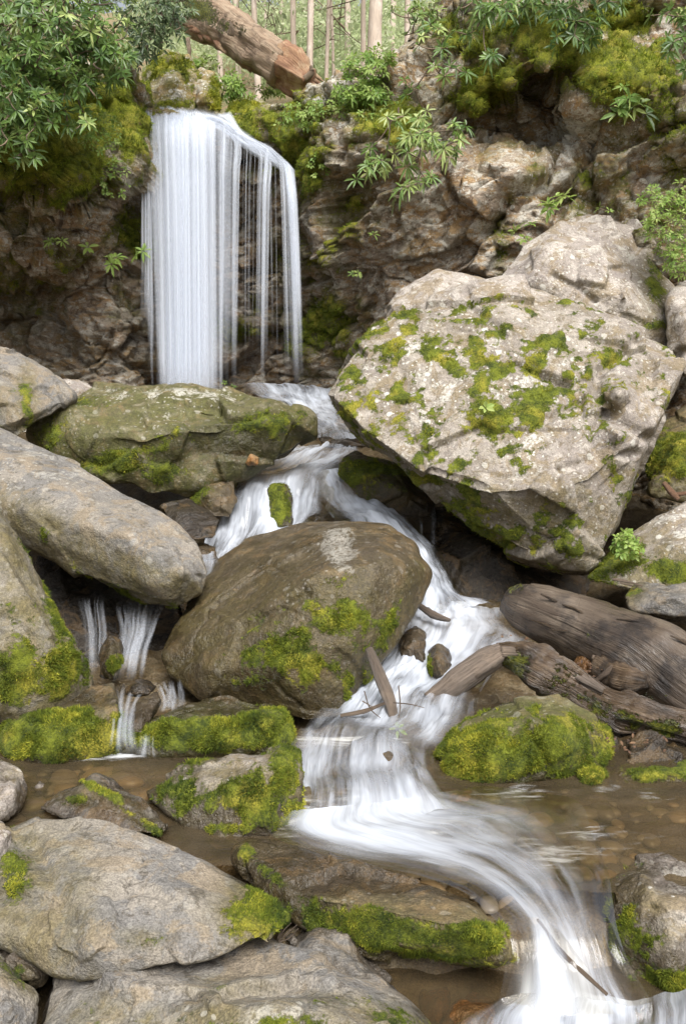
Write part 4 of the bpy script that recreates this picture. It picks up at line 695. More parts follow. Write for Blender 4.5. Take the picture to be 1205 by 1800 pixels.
# ------------------------------------------------------------------ water
def water_mat(name, kind):
    m, N, mix, mr, ma, noi, att, surf = newmat(name)
    uv = N('UVMap').outputs[0]; pos = N('NewGeometry').outputs['Position']
    foam = att('foam')
    wv = N('VectorMath', {0: N('TexNoise', {'Vector': uv, 'Scale': 2.2, 'Detail': 3.}).outputs[1]}, operation='SCALE'); wv.inputs['Scale'].default_value = .10 if kind == 'flow' else .012
    u2 = N('VectorMath', {0: uv, 1: wv.outputs[0]}, operation='ADD').outputs[0]
    if kind == 'fall':
        a = noi(N('Mapping', {'Vector': u2, 'Scale': (20, .18, 1)}).outputs[0], 1., 3, .6)
        b = noi(N('Mapping', {'Vector': u2, 'Scale': (110, .5, 1)}).outputs[0], 1., 3, .6)
    else:
        a = noi(N('Mapping', {'Vector': u2, 'Scale': (7, .8, 1)}).outputs[0], 1., 5, .62)
        b = noi(N('Mapping', {'Vector': u2, 'Scale': (30, 1.5, 1)}).outputs[0], 1., 4, .65)
    s = ma('ADD', ma('MULTIPLY', a, .8 if kind == 'fall' else .6), ma('MULTIPLY', b, .2 if kind == 'fall' else .4))
    if kind == 'fall':
        al = ma('MULTIPLY', foam, ma('MULTIPLY', mr(s, .24, .72, .25, 1.1), mr(noi(N('Mapping', {'Vector': u2, 'Scale': (5, .1, 1)}).outputs[0], 1., 3, .6), .3, .62, .35, 1.25)), True)
    else:
        big = noi(N('Mapping', {'Vector': u2, 'Scale': (2.4, .9, 1)}).outputs[0], 1., 4, .6)
        al = ma('MULTIPLY', foam, ma('ADD', mr(s, .30, .68, .02, .60), mr(big, .38, .64, -.10, .60)), True)
    white = N('BsdfDiffuse', {'Color': (.60, .64, .71)}); wt = N('BsdfTranslucent', {'Color': (.60, .64, .71)})
    if kind == 'fall': white.inputs[0].default_value = (.76, .80, .87, 1); wt.inputs[0].default_value = (.76, .80, .87, 1)
    wm = N('MixShader', {0: .35 if kind == 'fall' else .2, 1: white.outputs[0], 2: wt.outputs[0]})
    if kind == 'flow':
        bp = N('Bump', {'Height': ma('MULTIPLY', s, .02), 'Strength': .4, 'Distance': 1.})
        clear = N('MixShader', {0: ma('ADD', .03, ma('MULTIPLY', N('LayerWeight', {0: .35}).outputs[0], .22)), 1: N('BsdfTransparent', {'Color': (.94, .91, .85)}).outputs[0], 2: N('BsdfGlossy', {'Roughness': .14, 'Normal': bp.outputs[0]}).outputs[0]})
    else:
        clear = N('BsdfTransparent')
    sh = N('MixShader', {0: al, 1: clear.outputs[0], 2: wm.outputs[0]})
    surf(sh.outputs[0]); return m
M['fall'] = water_mat('falling_water', 'fall'); M['flow'] = water_mat('rushing_water', 'flow')
def pool_mat():
    m, N, mix, mr, ma, noi, att, surf = newmat('pool_water')
    pos = N('NewGeometry').outputs['Position']; v = N('Mapping', {'Vector': pos, 'Rotation': (0, 0, math.radians(-20)), 'Scale': (1, 2.6, 1)}).outputs[0]
    h = ma('ADD', ma('MULTIPLY', noi(v, 5, 4, .6, .5), .03), ma('MULTIPLY', noi(v, 17, 3, .6), .006))
    b = N('Bump', {'Height': h, 'Strength': .5, 'Distance': 1.})
    deep = mix(mr(noi(pos, 2.4, 5, .6), .35, .65), (.085, .065, .038), (.13, .10, .06))
    silt = N('MixShader', {0: .62, 1: N('BsdfDiffuse', {'Color': deep}).outputs[0], 2: N('BsdfTransparent', {'Color': (.80, .70, .52)}).outputs[0]})
    fr = N('Fresnel', {'IOR': 1.4, 'Normal': b.outputs[0]}).outputs[0]
    cl = N('MixShader', {0: fr, 1: silt.outputs[0], 2: N('BsdfGlossy', {'Roughness': .09, 'Normal': b.outputs[0]}).outputs[0]})
    # foam flecks carried on the surface
    fo = att('foam'); s = noi(N('Mapping', {'Vector': pos, 'Rotation': (0, 0, math.radians(-32)), 'Scale': (5, 22, 1)}).outputs[0], 1., 6, .7, .6)
    al = ma('MULTIPLY', mr(ma('ADD', s, fo), .72, 1.35), mr(fo, 0., .15))
    sh = N('MixShader', {0: al, 1: cl.outputs[0], 2: N('BsdfDiffuse', {'Color': (.8, .83, .86)}).outputs[0]})
    surf(sh.outputs[0]); return m
M['pool'] = pool_mat()

def Yz(x, y, z): return float(Pz(x, y, z)[1])
def threads(name, rows, n, seed, w=(.012, .035), dens=(.05, .22)):
    """a thin fall split into threads"""
    rng = np.random.default_rng(seed); g = dense(rows, 24, 40); V, F, A, U = [], [], [], []; b = 0
    for i in range(n):
        u = rng.uniform(0, 23)+np.cumsum(rng.normal(0, .18, 40)); u = np.clip(u, 0, 22.99); k = u.astype(int); fr = (u-k)[:, None]; r_ = np.arange(40)
        a0 = int(rng.uniform(0, 5)); a1 = 40-int(rng.uniform(0, 6)); c = (g[r_, k, :3]*(1-fr)+g[r_, k+1, :3]*fr)[a0:a1]; m_ = len(c); wd = rng.uniform(*w)*(1+.8*np.linspace(0, 1, m_)); uu = np.linspace(-1, 1, 4)
        c = c+np.array([0, rng.uniform(-.03, .03), 0]); t = np.linspace(0, 1, m_)
        p = c[:, None]+uu[None, :, None]*wd[:, None, None]*.5*RT[None, None]; V.append(p.reshape(-1, 3)); F.append(grid_faces(4, m_)+b); b += 4*m_
        A.append((rng.uniform(*dens)*np.clip(1.3*(1-uu**2), 0, 1)[None]*(sstep(t, 0, .25)*sstep(1-t, 0, .2))[:, None]).ravel()); ln = t*rng.uniform(.5, .9)
        U.append(np.stack([(i*1.7+seed+uu[None]*wd[:, None]*.5).ravel(), np.repeat(ln, 4)], 1))
    o = mesh_obj(name, np.concatenate(V), np.concatenate(F), M['fall'], attrs={'foam': np.concatenate(A)}, uv=np.concatenate(U)); o['kind'] = 'structure'
def dense(rows, nu, nv):
    """rows of (x, y, depth, foam) across the current -> smooth grid"""
    k = max(len(r) for r in rows)
    A = []
    for r_ in rows:
        q = np.array([[*P(a[0], a[1], a[2]), a[3]] for a in r_])
        A.append(catmull(q, nu) if len(q) > 2 else np.stack([np.linspace(q[0, j], q[-1, j], nu) for j in range(4)], 1))
    A = np.array(A); out = np.stack([catmull(A[:, i], nv) for i in range(nu)], 1)
    return out
def sheet(name, rows, nu=60, nv=120, bump=.03, seed=1, mat='flow', edge=.22, hump=(), lift=0.):
    g = dense(rows, nu, nv); p = g[..., :3].copy(); fo = g[..., 3].copy()
    wd = np.linalg.norm(p[:, -1]-p[:, 0], axis=1).mean()
    ln = np.concatenate([[0], np.cumsum(np.linalg.norm(np.diff(p.mean(1), axis=0), axis=1))])
    U, V = np.meshgrid(np.linspace(0, wd, nu), ln)
    q = np.stack([U.ravel()*2.2, V.ravel()*1.1, np.zeros(nu*nv)+seed], 1)
    b = (fbm(q, 2., 3, seed)*bump+fbm(q*np.array([2., .6, 1]), 4., 3, seed+3)*bump*.4).reshape(nv, nu)
    p[..., 2] += b+lift
    pf = p.reshape(-1, 3)
    px, py = proj(pf); hz = np.zeros(len(pf))
    for x, y, rx, ry, h in hump: hz = hz+h*np.exp(-((px-x)/rx)**2-((py-y)/ry)**2)
    pf[:, 2] += hz
    s = np.linspace(0, 1, nu)[None]; e = sstep(s, 0, edge)*sstep(1-s, 0, edge)
    e = sstep(e+.45*fbm(q, 1.6, 3, seed+9).reshape(nv, nu)*(e < .98), .12, .95)
    fo = np.clip((fo-.25*(1-e))+b*3.0-np.clip(hz, -.1, .3).reshape(nv, nu)*5.5, 0, 1.3)*np.clip(e*1.2, 0, 1)
    o = mesh_obj(name, pf, grid_faces(nu, nv), M[mat], attrs={'foam': fo.ravel()}, uv=np.stack([U.ravel()+seed*3.1, V.ravel()], 1)); o['kind'] = 'structure'
    return o

# --- the fall: hundreds of strands, each a narrow curved ribbon, over a few wide veils
def build_fall():
    rng = np.random.default_rng(4); mb_v, mb_f, mb_u, mb_a = [], [], [], []; nn = 0
    def strip(cx, w, dens, nu=5, bulge=.35, seed=0., fade0=.10, fade1=.12):
        nonlocal nn
        cx = np.asarray(cx); nv = len(cx); uu = np.linspace(-1, 1, nu)
        p = cx[:, None]+uu[None, :, None]*(w[:, None, None]*.5)*RT[None, None]
        p[..., 1] += (uu**2)[None]*w[:, None]*bulge
        ln = np.concatenate([[0], np.cumsum(np.linalg.norm(np.diff(cx, axis=0), axis=1))])
        t = ln/ln[-1]
        a = dens[:, None]*np.clip(1.25*(1-np.abs(uu)**(2.5 if nu < 20 else 1.6)), 0, 1)[None]*(sstep(t, 0, fade0)*sstep(1-t, 0, fade1))[:, None]
        mb_v.append(p.reshape(-1, 3)); mb_f.append(grid_faces(nu, nv)+nn); nn += nu*nv
        U = seed+uu[None]*w[:, None]*.5; mb_u.append(np.stack([U.ravel(), np.repeat(ln, nu)], 1)); mb_a.append(a.ravel())
    def lipY(x): return np.interp(x, [250, 270, 330, 400, 425, 460, 505, 520], [183, 195, 205, 212, 238, 262, 284, 292])
    def path(x0, x1, yend, dy, start_back=True, n=26):
        y0 = lipY(x0)+rng.normal(0, 3.5); pts = []
        if start_back: pts += [P(x0+(6 if x0 < 300 else -6), y0-10, 13.75), P(x0+1, y0-1, 13.4)]
        Ya, Yb = 13.05+dy-(.25 if x0 > 420 else 0), 12.55+dy+(.5 if x0 > 420 else 0)
        for t in np.linspace(0.03, 1, 7):
            y = y0+10+(yend-y0-10)*t; s = t**.6
            pts.append(P(x0+(x1-x0)*s, y, Ya+(Yb-Ya)*np.sqrt(t)))
        return catmull(pts, n)
    def spath(xd, x1, yend, dy, n=40):
        sl = [(335, 203, 13.55), (385, 212, 13.2), (430, 243, 12.95), (470, 264, 12.75), (503, 288, 12.6)]
        yd = np.interp(xd, [q[0] for q in sl], [q[1] for q in sl]); Yd = np.interp(xd, [q[0] for q in sl], [q[2] for q in sl])
        off = rng.uniform(-8, 22); pts = [P(q[0], q[1]+off*(.4+.2*k), q[2]) for k, q in enumerate(sl) if q[0] < xd-14]
        pts.append(P(xd-4, yd+off*.6, Yd)); pts.append(P(xd+1, yd+14+off, Yd-.06+dy*.4))
        for t in np.linspace(.14, 1, 6): pts.append(P(xd+(x1-xd)*t**.6, yd+14+(yend-yd-14)*t, Yd-.12-.28*np.sqrt(t)+dy))
        return catmull(pts, n)
    def wid(px, n): return np.full(n, px/112.)
    # wide veils of the main fall
    for k in range(5):
        xa = 322+rng.uniform(-8, 8); n = 40
        c = path(xa, 327+rng.uniform(-4, 4), 722, .06*k-.1, n=n); t = np.linspace(0, 1, n)
        w = (np.interp(t, [0, .1, .4, 1], [120, 112, 98, 104])+rng.uniform(-16, 10))/112.
        strip(c, w, np.full(n, .40)-.08*t, nu=41, bulge=.10, seed=k*7.3, fade1=.06)
    for i in range(120):
        x0 = rng.normal(320, 33)
        if not 252 < x0 < 389: x0 = rng.uniform(256, 385)
        thin = .45 if x0 < 272 or x0 > 372 else 1.; x1 = np.interp(x0, [250, 320, 390], [266, 325, 392])+rng.normal(0, 3)
        n = 30; c = path(x0, x1, 700+rng.uniform(-15, 20), rng.uniform(-.14, .2), n=n)
        strip(c, wid(rng.uniform(4, 16)*(.4+.6*thin), n), np.full(n, thin*rng.uniform(.2, .6)), seed=i*1.7+100)
    for i in range(24):                              # loose edge on the left
        x0 = rng.uniform(248, 268); c = path(x0, x0+rng.uniform(-2, 18), rng.uniform(480, 690), rng.uniform(-.1, .1)); strip(c, wid(rng.uniform(3, 7), 26), np.full(26, rng.uniform(.2, .45)), seed=i*2.1+400)
    # water sliding over the shoulder on the right, then dropping in strands
    for i in range(30):
        y = rng.uniform(0, 1)
        pts = [P(330+70*y, 200+rng.uniform(-4, 6), 13.6), P(385+20*y, 206+14*(1-y)+rng.uniform(-3, 6), 13.25), P(430+rng.uniform(-6, 6), 243+rng.uniform(-8, 12), 12.95), P(470+rng.uniform(-8, 8), 264+rng.uniform(-4, 16), 12.75), P(503+rng.uniform(-8, 4), 292+rng.uniform(-4, 14), 12.6)]
        c = catmull(pts[:rng.integers(4, 6)], 22); w = np.full(22, rng.uniform(.04, .12))
        uu = np.linspace(-1, 1, 4); d = np.gradient(c, axis=0); sd = np.cross(d, [0, 1, 0]); sd /= np.linalg.norm(sd, axis=1)[:, None]
        p = c[:, None]+uu[None, :, None]*w[:, None, None]*.5*sd[:, None]
        ln = np.linspace(0, 1.6, 22); a = rng.uniform(.3, .75)*np.clip(1.2*(1-uu**2), 0, 1)[None]*(sstep(np.linspace(0, 1, 22), 0, .1)*sstep(1-np.linspace(0, 1, 22), 0, .25))[:, None]
        mb_v.append(p.reshape(-1, 3)); mb_f.append(grid_faces(4, 22)+nn); nn += 88; mb_u.append(np.stack([(i*1.3+500+uu[None]*w[:, None]*.5).ravel(), np.repeat(ln, 4)], 1)); mb_a.append(a.ravel())
    for x0, x1, sd, cnt, wm, de in ((392, 390, 6, 16, 7, .35), (415, 409, 4, 15, 5, .45), (466, 460, 4, 14, 5, .42), (506, 523, 4, 30, 8, .5), (496, 506, 5, 8, 4, .35), (440, 437, 12, 8, 2., .25), (482, 487, 12, 7, 2., .25)):
        for i in range(cnt):
            s = rng.normal(0, sd); xs = x0+s
            if not 386 < xs < 514: xs = x0+rng.uniform(-1, 1)*min(sd, 5)
            s = xs-x0; c = spath(xs, x1+s*.9, rng.uniform(560, 705) if x0 != 504 else rng.uniform(650, 718), rng.uniform(-.08, .1), n=26)
            strip(c, wid(rng.uniform(.5, 1.5)*wm, 26), np.full(26, de*rng.uniform(.6, 1.15))*np.linspace(1, .72, 26), seed=i*1.1+600+x0, fade1=.3)
    v = np.concatenate(mb_v); o = mesh_obj('waterfall', v, np.concatenate(mb_f), M['fall'], attrs={'foam': np.concatenate(mb_a)}, uv=np.concatenate(mb_u)); o['kind'] = 'structure'
build_fall()

# --- splash pool, upper steps, left and right arms, rapids, pool outflow
sheet('splash_pool', [[(400, 688, 13.5, .4), (520, 688, 13.4, 1.2), (610, 698, 13.3, .4)], [(450, 712, 12.9, .6), (535, 715, 12.8, 1.25), (620, 722, 12.7, .5)], [(500, 740, 12.0, .2), (560, 742, 11.9, .6), (640, 745, 11.8, .1)], [(530, 765, 11.1, .2), (585, 766, 11.0, .42), (650, 768, 10.9, .15)], [(520, 788, 10.6, .5), (590, 784, 10.6, .6), (655, 786, 10.6, .3)]], 40, 70, .03, 2, lift=.10)
sheet('stream', [[(515, 784, 10.7, .5), (580, 780, 10.7, .55), (650, 782, 10.7, .4)], [(450, 812, 10.2, .7), (545, 805, 10.15, .7), (640, 800, 10.2, .5)], [(395, 838, 9.9, .8), (490, 830, 9.75, .9), (600, 825, 9.8, .8)], [(372, 885, 9.35, .85), (470, 870, 9.2, 1.0), (590, 860, 9.3, 1.0)], [(362, 950, 8.95, .85), (455, 930, 8.8, 1.1), (580, 900, 8.9, 1.0)], [(350, 995, 8.5, .6), (420, 975, 8.3, .9), (540, 935, 8.3, .9)]], 80, 140, .06, 3, hump=[(440, 880, 34, 30, .10), (545, 850, 44, 24, .09), (410, 930, 24, 26, .05)])
sheet('stream', [[(540, 830, 9.75, .8), (600, 826, 9.7, 1.0), (652, 845, 9.6, .9)], [(560, 880, 9.1, 1.0), (635, 872, 8.95, 1.1), (700, 885, 9.0, .9)], [(610, 925, 8.5, 1.0), (685, 920, 8.35, 1.0), (742, 935, 8.4, .8)], [(680, 985, 7.85, 1.0), (742, 980, 7.7, 1.0), (785, 990, 7.8, .8)], [(690, 1040, 7.25, 1.0), (765, 1032, 7.1, 1.0), (815, 1040, 7.2, .8)], [(660, 1085, 6.85, .9), (775, 1068, 6.75, 1.1), (890, 1062, 6.95, .5)]], 70, 130, .05, 4)
sheet('stream', [[(650, 1062, 7.0, .9), (780, 1056, 6.95, 1.1), (930, 1072, 7.0, .35)], [(640, 1100, 6.6, 1.0), (775, 1100, 6.5, 1.1), (960, 1122, 6.45, .45)], [(630, 1150, 6.15, 1.0), (745, 1158, 6.05, 1.1), (900, 1160, 6.1, .9)], [(590, 1212, 5.7, .9), (700, 1212, 5.6, 1.0), (850, 1210, 5.65, .8)], [(545, 1262, 5.35, .6), (670, 1262, 5.25, .75), (830, 1255, 5.3, .8)], [(518, 1302, 5.02, .7), (640, 1310, 4.9, .8), (790, 1315, 4.95, .75)], [(505, 1352, 4.72, .9), (630, 1356, 4.65, .8), (790, 1362, 4.68, .7)], [(500, 1402, 4.42, .95), (640, 1410, 4.34, .9), (820, 1395, 4.45, .7)], [(488, 1445, 4.18, .6), (640, 1450, 4.12, .7), (880, 1412, 4.35, .3)]], 100, 190, .05, 5,
      hump=[(668, 1314, 60, 30, .10), (665, 1388, 70, 32, .09), (575, 1392, 36, 30, .05), (726, 1140, 26, 30, .08), (600, 1290, 40, 26, .05), (745, 1340, 36, 26, .06), (830, 1110, 36, 20, .05)])
sheet('stream', [[(x_, y_, Yz(x_, y_, z_), f_) for x_, y_, z_, f_ in r_] for r_ in ([(490, 1424, .05, .9), (640, 1412, .05, 1.0), (850, 1380, .03, .8)], [(470, 1462, .025, .4), (650, 1444, .03, .85), (960, 1394, .025, .45)], [(545, 1496, .025, .3), (745, 1472, .03, .7), (1020, 1416, .025, .12)], [(680, 1526, .025, .35), (850, 1506, .03, .58), (1040, 1472, .025, .2)], [(790, 1558, .025, .45), (920, 1546, .028, .6), (1066, 1528, .025, .35)], [(850, 1598, .012, .5), (960, 1592, .015, .5), (1075, 1578, .012, .45)])]+[ [(885, 1650, 3.26, .7), (985, 1640, 3.28, .6), (1084, 1632, 3.34, .55)], [(885, 1715, 3.17, .9), (1000, 1705, 3.18, .75), (1106, 1695, 3.22, .7)], [(868, 1790, 3.1, 1.1), (1015, 1785, 3.1, 1.0), (1150, 1765, 3.16, 1.)]], 100, 190, .010, 6, lift=.0, edge=.34)
# second, thinner layer where the outflow breaks white on its left side
sheet('stream', [[(905, 1624, 3.3, .0), (950, 1618, 3.3, .2), (985, 1640, 3.27, .0)], [(905, 1690, 3.15, .3), (965, 1690, 3.13, .8), (1030, 1700, 3.12, .2)], [(880, 1780, 3.06, .6), (975, 1790, 3.03, 1.), (1080, 1790, 3.04, .5)]], 40, 60, .015, 7, edge=.45)
# trickles left of the mid-stream boulder and the two small falls
sheet('stream', [[(345, 975, 7.5, .8), (385, 975, 7.5, .8)], [(345, 1010, 7.1, .5), (382, 1010, 7.1, .5)], [(340, 1060, 6.75, .4), (375, 1060, 6.7, .4)], [(335, 1110, 6.45, .1), (368, 1110, 6.4, .1)]], 16, 40, .005, 8, edge=.4, lift=.03)
for i, rows in enumerate([
    [[(134, 1045, 6.9, .35), (190, 1040, 6.9, .35)], [(138, 1062, 6.7, .35), (182, 1060, 6.7, .35)], [(148, 1100, 6.4, .5), (184, 1100, 6.4, .5)], [(152, 1150, 6.1, .5), (184, 1150, 6.1, .5)], [(148, 1205, 5.75, .6), (188, 1205, 5.75, .6)]],
    [[(215, 1040, 7.0, .5), (310, 1040, 7.0, .5)], [(205, 1066, 6.7, .5), (290, 1066, 6.7, .5)], [(212, 1110, 6.3, .62), (272, 1110, 6.3, .62)], [(204, 1150, 6.05, .55), (258, 1150, 6.05, .55)], [(198, 1200, 5.72, .55), (250, 1200, 5.72, .55)]],
    [[(262, 1200, 5.6, .3), (330, 1190, 5.7, .3)], [(275, 1230, 5.45, .5), (330, 1225, 5.5, .4)], [(270, 1255, 5.35, .4), (335, 1255, 5.35, .3)]],
    [[(190, 1200, 5.6, .5), (262, 1200, 5.6, .5)], [(198, 1230, 5.3, .6), (240, 1232, 5.3, .6)], [(202, 1262, 5.02, .7), (232, 1262, 5.02, .7)], [(198, 1295, 4.92, .6), (232, 1295, 4.92, .6)], [(190, 1332, 4.82, .8), (242, 1332, 4.82, .8)]],
    [[(248, 1285, 4.98, .5), (274, 1285, 4.98, .5)], [(246, 1310, 4.88, .6), (272, 1310, 4.88, .6)], [(240, 1334, 4.82, .6), (275, 1334, 4.82, .6)]],
    [[(738, 905, 8.7, .5), (752, 905, 8.7, .5)], [(736, 940, 8.4, .5), (752, 940, 8.4, .5)], [(736, 985, 8.1, .3), (752, 985, 8.1, .3)]],
    [[(755, 885, 8.8, .5), (768, 885, 8.8, .5)], [(752, 930, 8.5, .5), (766, 930, 8.5, .5)], [(752, 975, 8.1, .3), (766, 975, 8.1, .3)]],
    ]):
    threads('small_fall', rows, [12, 30, 12, 12, 6, 3, 3][i], 20+i)

def pool(name, z, x0, x1, y0, y1, nx, ny, fl, seed, inside=None):
    X, Y = np.meshgrid(np.linspace(x0, x1, nx), np.linspace(y0, y1, ny)); p = np.stack([X.ravel(), Y.ravel(), np.full(nx*ny, z)], 1)
    p[:, 2] += fbm(p, 2.5, 3, seed)*.010+fbm(p*np.array([1, 2.5, 1]), 7., 2, seed+1)*.004
    fo = np.clip(blobs(p, fl)+.15*fbm(p, 4., 3, seed+3)*1, 0, 1.2)*(blobs(p, fl) > .02)
    f = grid_faces(nx, ny)
    if inside is not None:
        k = inside(p[f].mean(1)); f = f[k]
    o = mesh_obj(name, p, f, M['pool'], attrs={'foam': fo}); o['kind'] = 'structure'
pool('pool', 0., -3.2, 3.2, 3.38, 5.2, 220, 120, [(560, 1455, 160, 40, .35), (760, 1450, 200, 40, .35, 15), (1000, 1455, 120, 20, .22), (900, 1395, 120, 16, .3), (1120, 1400, 90, 14, .2), (1000, 1500, 100, 20, .25), (620, 1300, 120, 20, .4), (1060, 1385, 30, 10, .4), (160, 1330, 130, 10, .3), (220, 1325, 40, 14, .6)], 3,
     inside=lambda c: ~((c[:, 1] < 3.62-.12*(c[:, 0]-.6)) & (c[:, 0] > -2.5) & (c[:, 0] < 1.7) & (c[:, 1] < 3.9-.25*(c[:, 0]+.2))))
pool('lower_pool', -.26, -2.5, 3., 1.2, 3.45, 160, 110, [(760, 1700, 80, 14, .25), (640, 1690, 80, 10, .2)], 7)
# churned water at the foot of the outflow
sheet('stream', [[(860, 1765, 3.12, .3), (1010, 1752, 3.16, 1.3), (1205, 1742, 3.2, .9), (1340, 1744, 3.2, .5)], [(800, 1800, 2.99, .6), (1000, 1795, 3.0, 1.5), (1205, 1785, 3.04, 1.4), (1360, 1790, 3.02, 1.)], [(760, 1860, 2.83, .7), (1000, 1860, 2.83, 1.2), (1205, 1860, 2.83, 1.2), (1340, 1860, 2.83, 1.)]], 80, 50, .03, 9, edge=.1)

# ------------------------------------------------------------------ pebbles on the bed of the clear pools
def pebble_mat():
    m, N, mix, mr, ma, noi, att, surf = newmat('pebble_stone')
    t = att('tint'); pos = N('NewGeometry').outputs['Position']
    c = mix(mr(t, 0, .5), (.13, .11, .085), (.24, .20, .15)); c = mix(mr(t, .5, 1.), c, (.30, .21, .115))
    c = mix(1.0, c, mix(noi(pos, 40, 4, .7), (.55, .55, .55), (1.4, 1.4, 1.4)), 'MULTIPLY')
    surf(N('BsdfPrincipled', {'Base Color': c, 'Roughness': .35}).outputs[0]); return m
M['pebble'] = pebble_mat()
def build_pebbles():
    b0 = bmesh.new(); bmesh.ops.create_icosphere(b0, subdivisions=2, radius=1); bv = np.array([v.co[:] for v in b0.verts]); bf = np.array([[v.index for v in f.verts] for f in b0.faces]); b0.free()
    rng = np.random.default_rng(12); V, F, T = [], [], []; n = 0
    for x0, x1, y0, y1, z, cnt, lo, hi in ((-2.6, .2, 4.1, 5.1, -.075, 210, .015, .10), (.3, 2.8, 3.5, 4.8, -.12, 210, .015, .09), (-.4, 1.6, 2.85, 3.4, -.40, 150, .02, .09)):
        for _ in range(cnt):
            r = rng.uniform(lo, hi)*rng.uniform(.5, 1); c = np.array([rng.uniform(x0, x1), rng.uniform(y0, y1), z-r*.15])
            a = rng.uniform(0, 6.28); q = bv*np.array([1.25, .9, .5])*r*(1+.16*fbm(bv+rng.uniform(0, 50), 1.3, 2, 3))[:, None]
            q = np.stack([q[:, 0]*math.cos(a)-q[:, 1]*math.sin(a), q[:, 0]*math.sin(a)+q[:, 1]*math.cos(a), q[:, 2]], 1)+c
            V.append(q); F.append(bf+n); n += len(q); T += [rng.uniform(0, 1)]*len(q)
    mesh_obj('pebbles', np.concatenate(V), np.concatenate(F), M['pebble'], attrs={'tint': T})['kind'] = 'stuff'
build_pebbles()
# ------------------------------------------------------------------ vegetation
def leaf_verts(base, d, up, L, W, droop=.25, fold=.25):
    """one lance-shaped folded leaf as 8 vertices / 6 faces"""
    s = np.cross(d, up); ns = np.linalg.norm(s)
    if ns < 1e-6: s = np.array([1., 0, 0]); ns = 1
    s = s/ns; n = np.cross(s, d)
    out = []
    for t, w in ((0, .08), (.35, .85), (.7, .8), (1., .0)):
        c = base+d*L*t-np.array([0, 0, 1])*droop*L*t*t
        if t in (0, 1.): out.append([c])
        else: out.append([c-s*W*.5*w+n*fold*W*.5, c, c+s*W*.5*w+n*fold*W*.5])
    v = [out[0][0]]+out[1]+out[2]+[out[3][0]]
    f = [(0, 2, 1), (0, 3, 2), (1, 2, 5, 4), (2, 3, 6, 5), (4, 5, 7), (5, 6, 7)]
    return v, f
def whorl(V, F, T, c, ax, n, L, W, rng, tint0, spread=75, droop=.25):
    ax = ax/np.linalg.norm(ax); r0 = np.cross(ax, [0.3, .8, .5]); r0 /= np.linalg.norm(r0); r1 = np.cross(ax, r0)
    a0 = rng.uniform(0, 6.28)
    for i in range(n):
        a = a0+i*6.283/n+rng.normal(0, .18); e = math.radians(spread+rng.normal(0, 14))
        d = ax*math.cos(e)+(r0*math.cos(a)+r1*math.sin(a))*math.sin(e)
        l = L*rng.uniform(.7, 1.15); v, f = leaf_verts(c+d*.01, d, ax+rng.normal(0, .2, 3), l, W*rng.uniform(.8, 1.2), droop*rng.uniform(.3, 1.8))
        b = len(V); V.extend(v); F.extend([tuple(q+b for q in g) for g in f]); T.extend([min(1, max(0, tint0+rng.normal(0, .13)))]*8)
def bush(name, label, base, regions, L=.13, W=.036, nleaf=9, mat='rhodo', seed=1, stem=.012, spread=75, droop=.25, tint=(.35, .2), group=None, cat='shrub', upw=.5, stems=True, branch_mat='twig'):
    rng = np.random.default_rng(seed); tips = []
    for x, y, Y, rx, ry, rY, n in regions:
        for _ in range(n):
            while True:
                u = rng.uniform(-1, 1, 3)
                if (u*u).sum() < 1: break
            tips.append(P(x+rx*u[0], y+ry*u[1], Y+rY*u[2]))
    tips = np.array(tips); b = P(*base); order = np.argsort(np.linalg.norm(tips-b, axis=1))
    root = empty(name, b); tag(root, label, cat, group)
    nodes = [b]; V, F, T = [], [], []; mb = MB()
    for i in order:
        t = tips[i]; nd = np.array(nodes); d = np.linalg.norm(nd-t, axis=1)+.25*np.linalg.norm(nd-b, axis=1); j = int(np.argmin(d)); s = nd[j]
        dl = t-s; mid = s+dl*.5+np.array([rng.normal(0, .06), rng.normal(0, .06), -.05])*np.linalg.norm(dl)
        if stems: mb.tube([s, mid, t], [stem*(1. if j == 0 else .65), stem*.6, stem*.35], 5, 6)
        nodes += [mid, t]
        ax = dl/max(np.linalg.norm(dl), 1e-6)*.6+np.array([rng.normal(0, .25), rng.normal(0, .25)-.25, upw])
        whorl(V, F, T, t, ax, max(4, int(nleaf+rng.integers(-2, 3))), L*rng.uniform(.8, 1.15), W, rng, rng.normal(*tint), spread, droop)
    if stems: mb.build('stem', M[branch_mat], root, attrs={'wet': np.zeros(mb.n), 'moss': np.zeros(mb.n)})
    mesh_obj('foliage', np.array(V), F, M[mat], root, smooth=False, attrs={'tint': T})
    return root
GR = 'rhododendrons on the cliff'
bush('rhododendron', 'big leafy rhododendron filling the top left corner above the mossy bulge', (40, 60, 11.3), [(60, 60, 10.4, 130, 90, .7, 260), (30, 170, 10.1, 90, 90, .5, 190), (150, 110, 10.5, 80, 60, .5, 120), (10, 255, 9.8, 60, 50, .4, 30), (190, 60, 10.6, 50, 60, .4, 24), (-60, 120, 9.8, 80, 140, .5, 36), (100, -30, 11.2, 170, 50, .6, 90), (130, 190, 10.2, 60, 40, .3, 14)], L=.125, W=.036, nleaf=9, seed=3, stem=.016, group=GR, tint=(.42, .25))
bush('laurel', 'dark small leaved evergreen shrub hanging over the left end of the fallen log', (270, 20, 13.4), [(270, 40, 12.6, 60, 50, .5, 110), (310, 20, 13.2, 36, 40, .4, 60), (250, 90, 12.4, 40, 30, .3, 30), (240, 10, 12.6, 60, 30, .5, 40)], L=.10, W=.034, nleaf=7, mat='laurel', seed=4, stem=.01, tint=(.4, .25), cat='shrub')
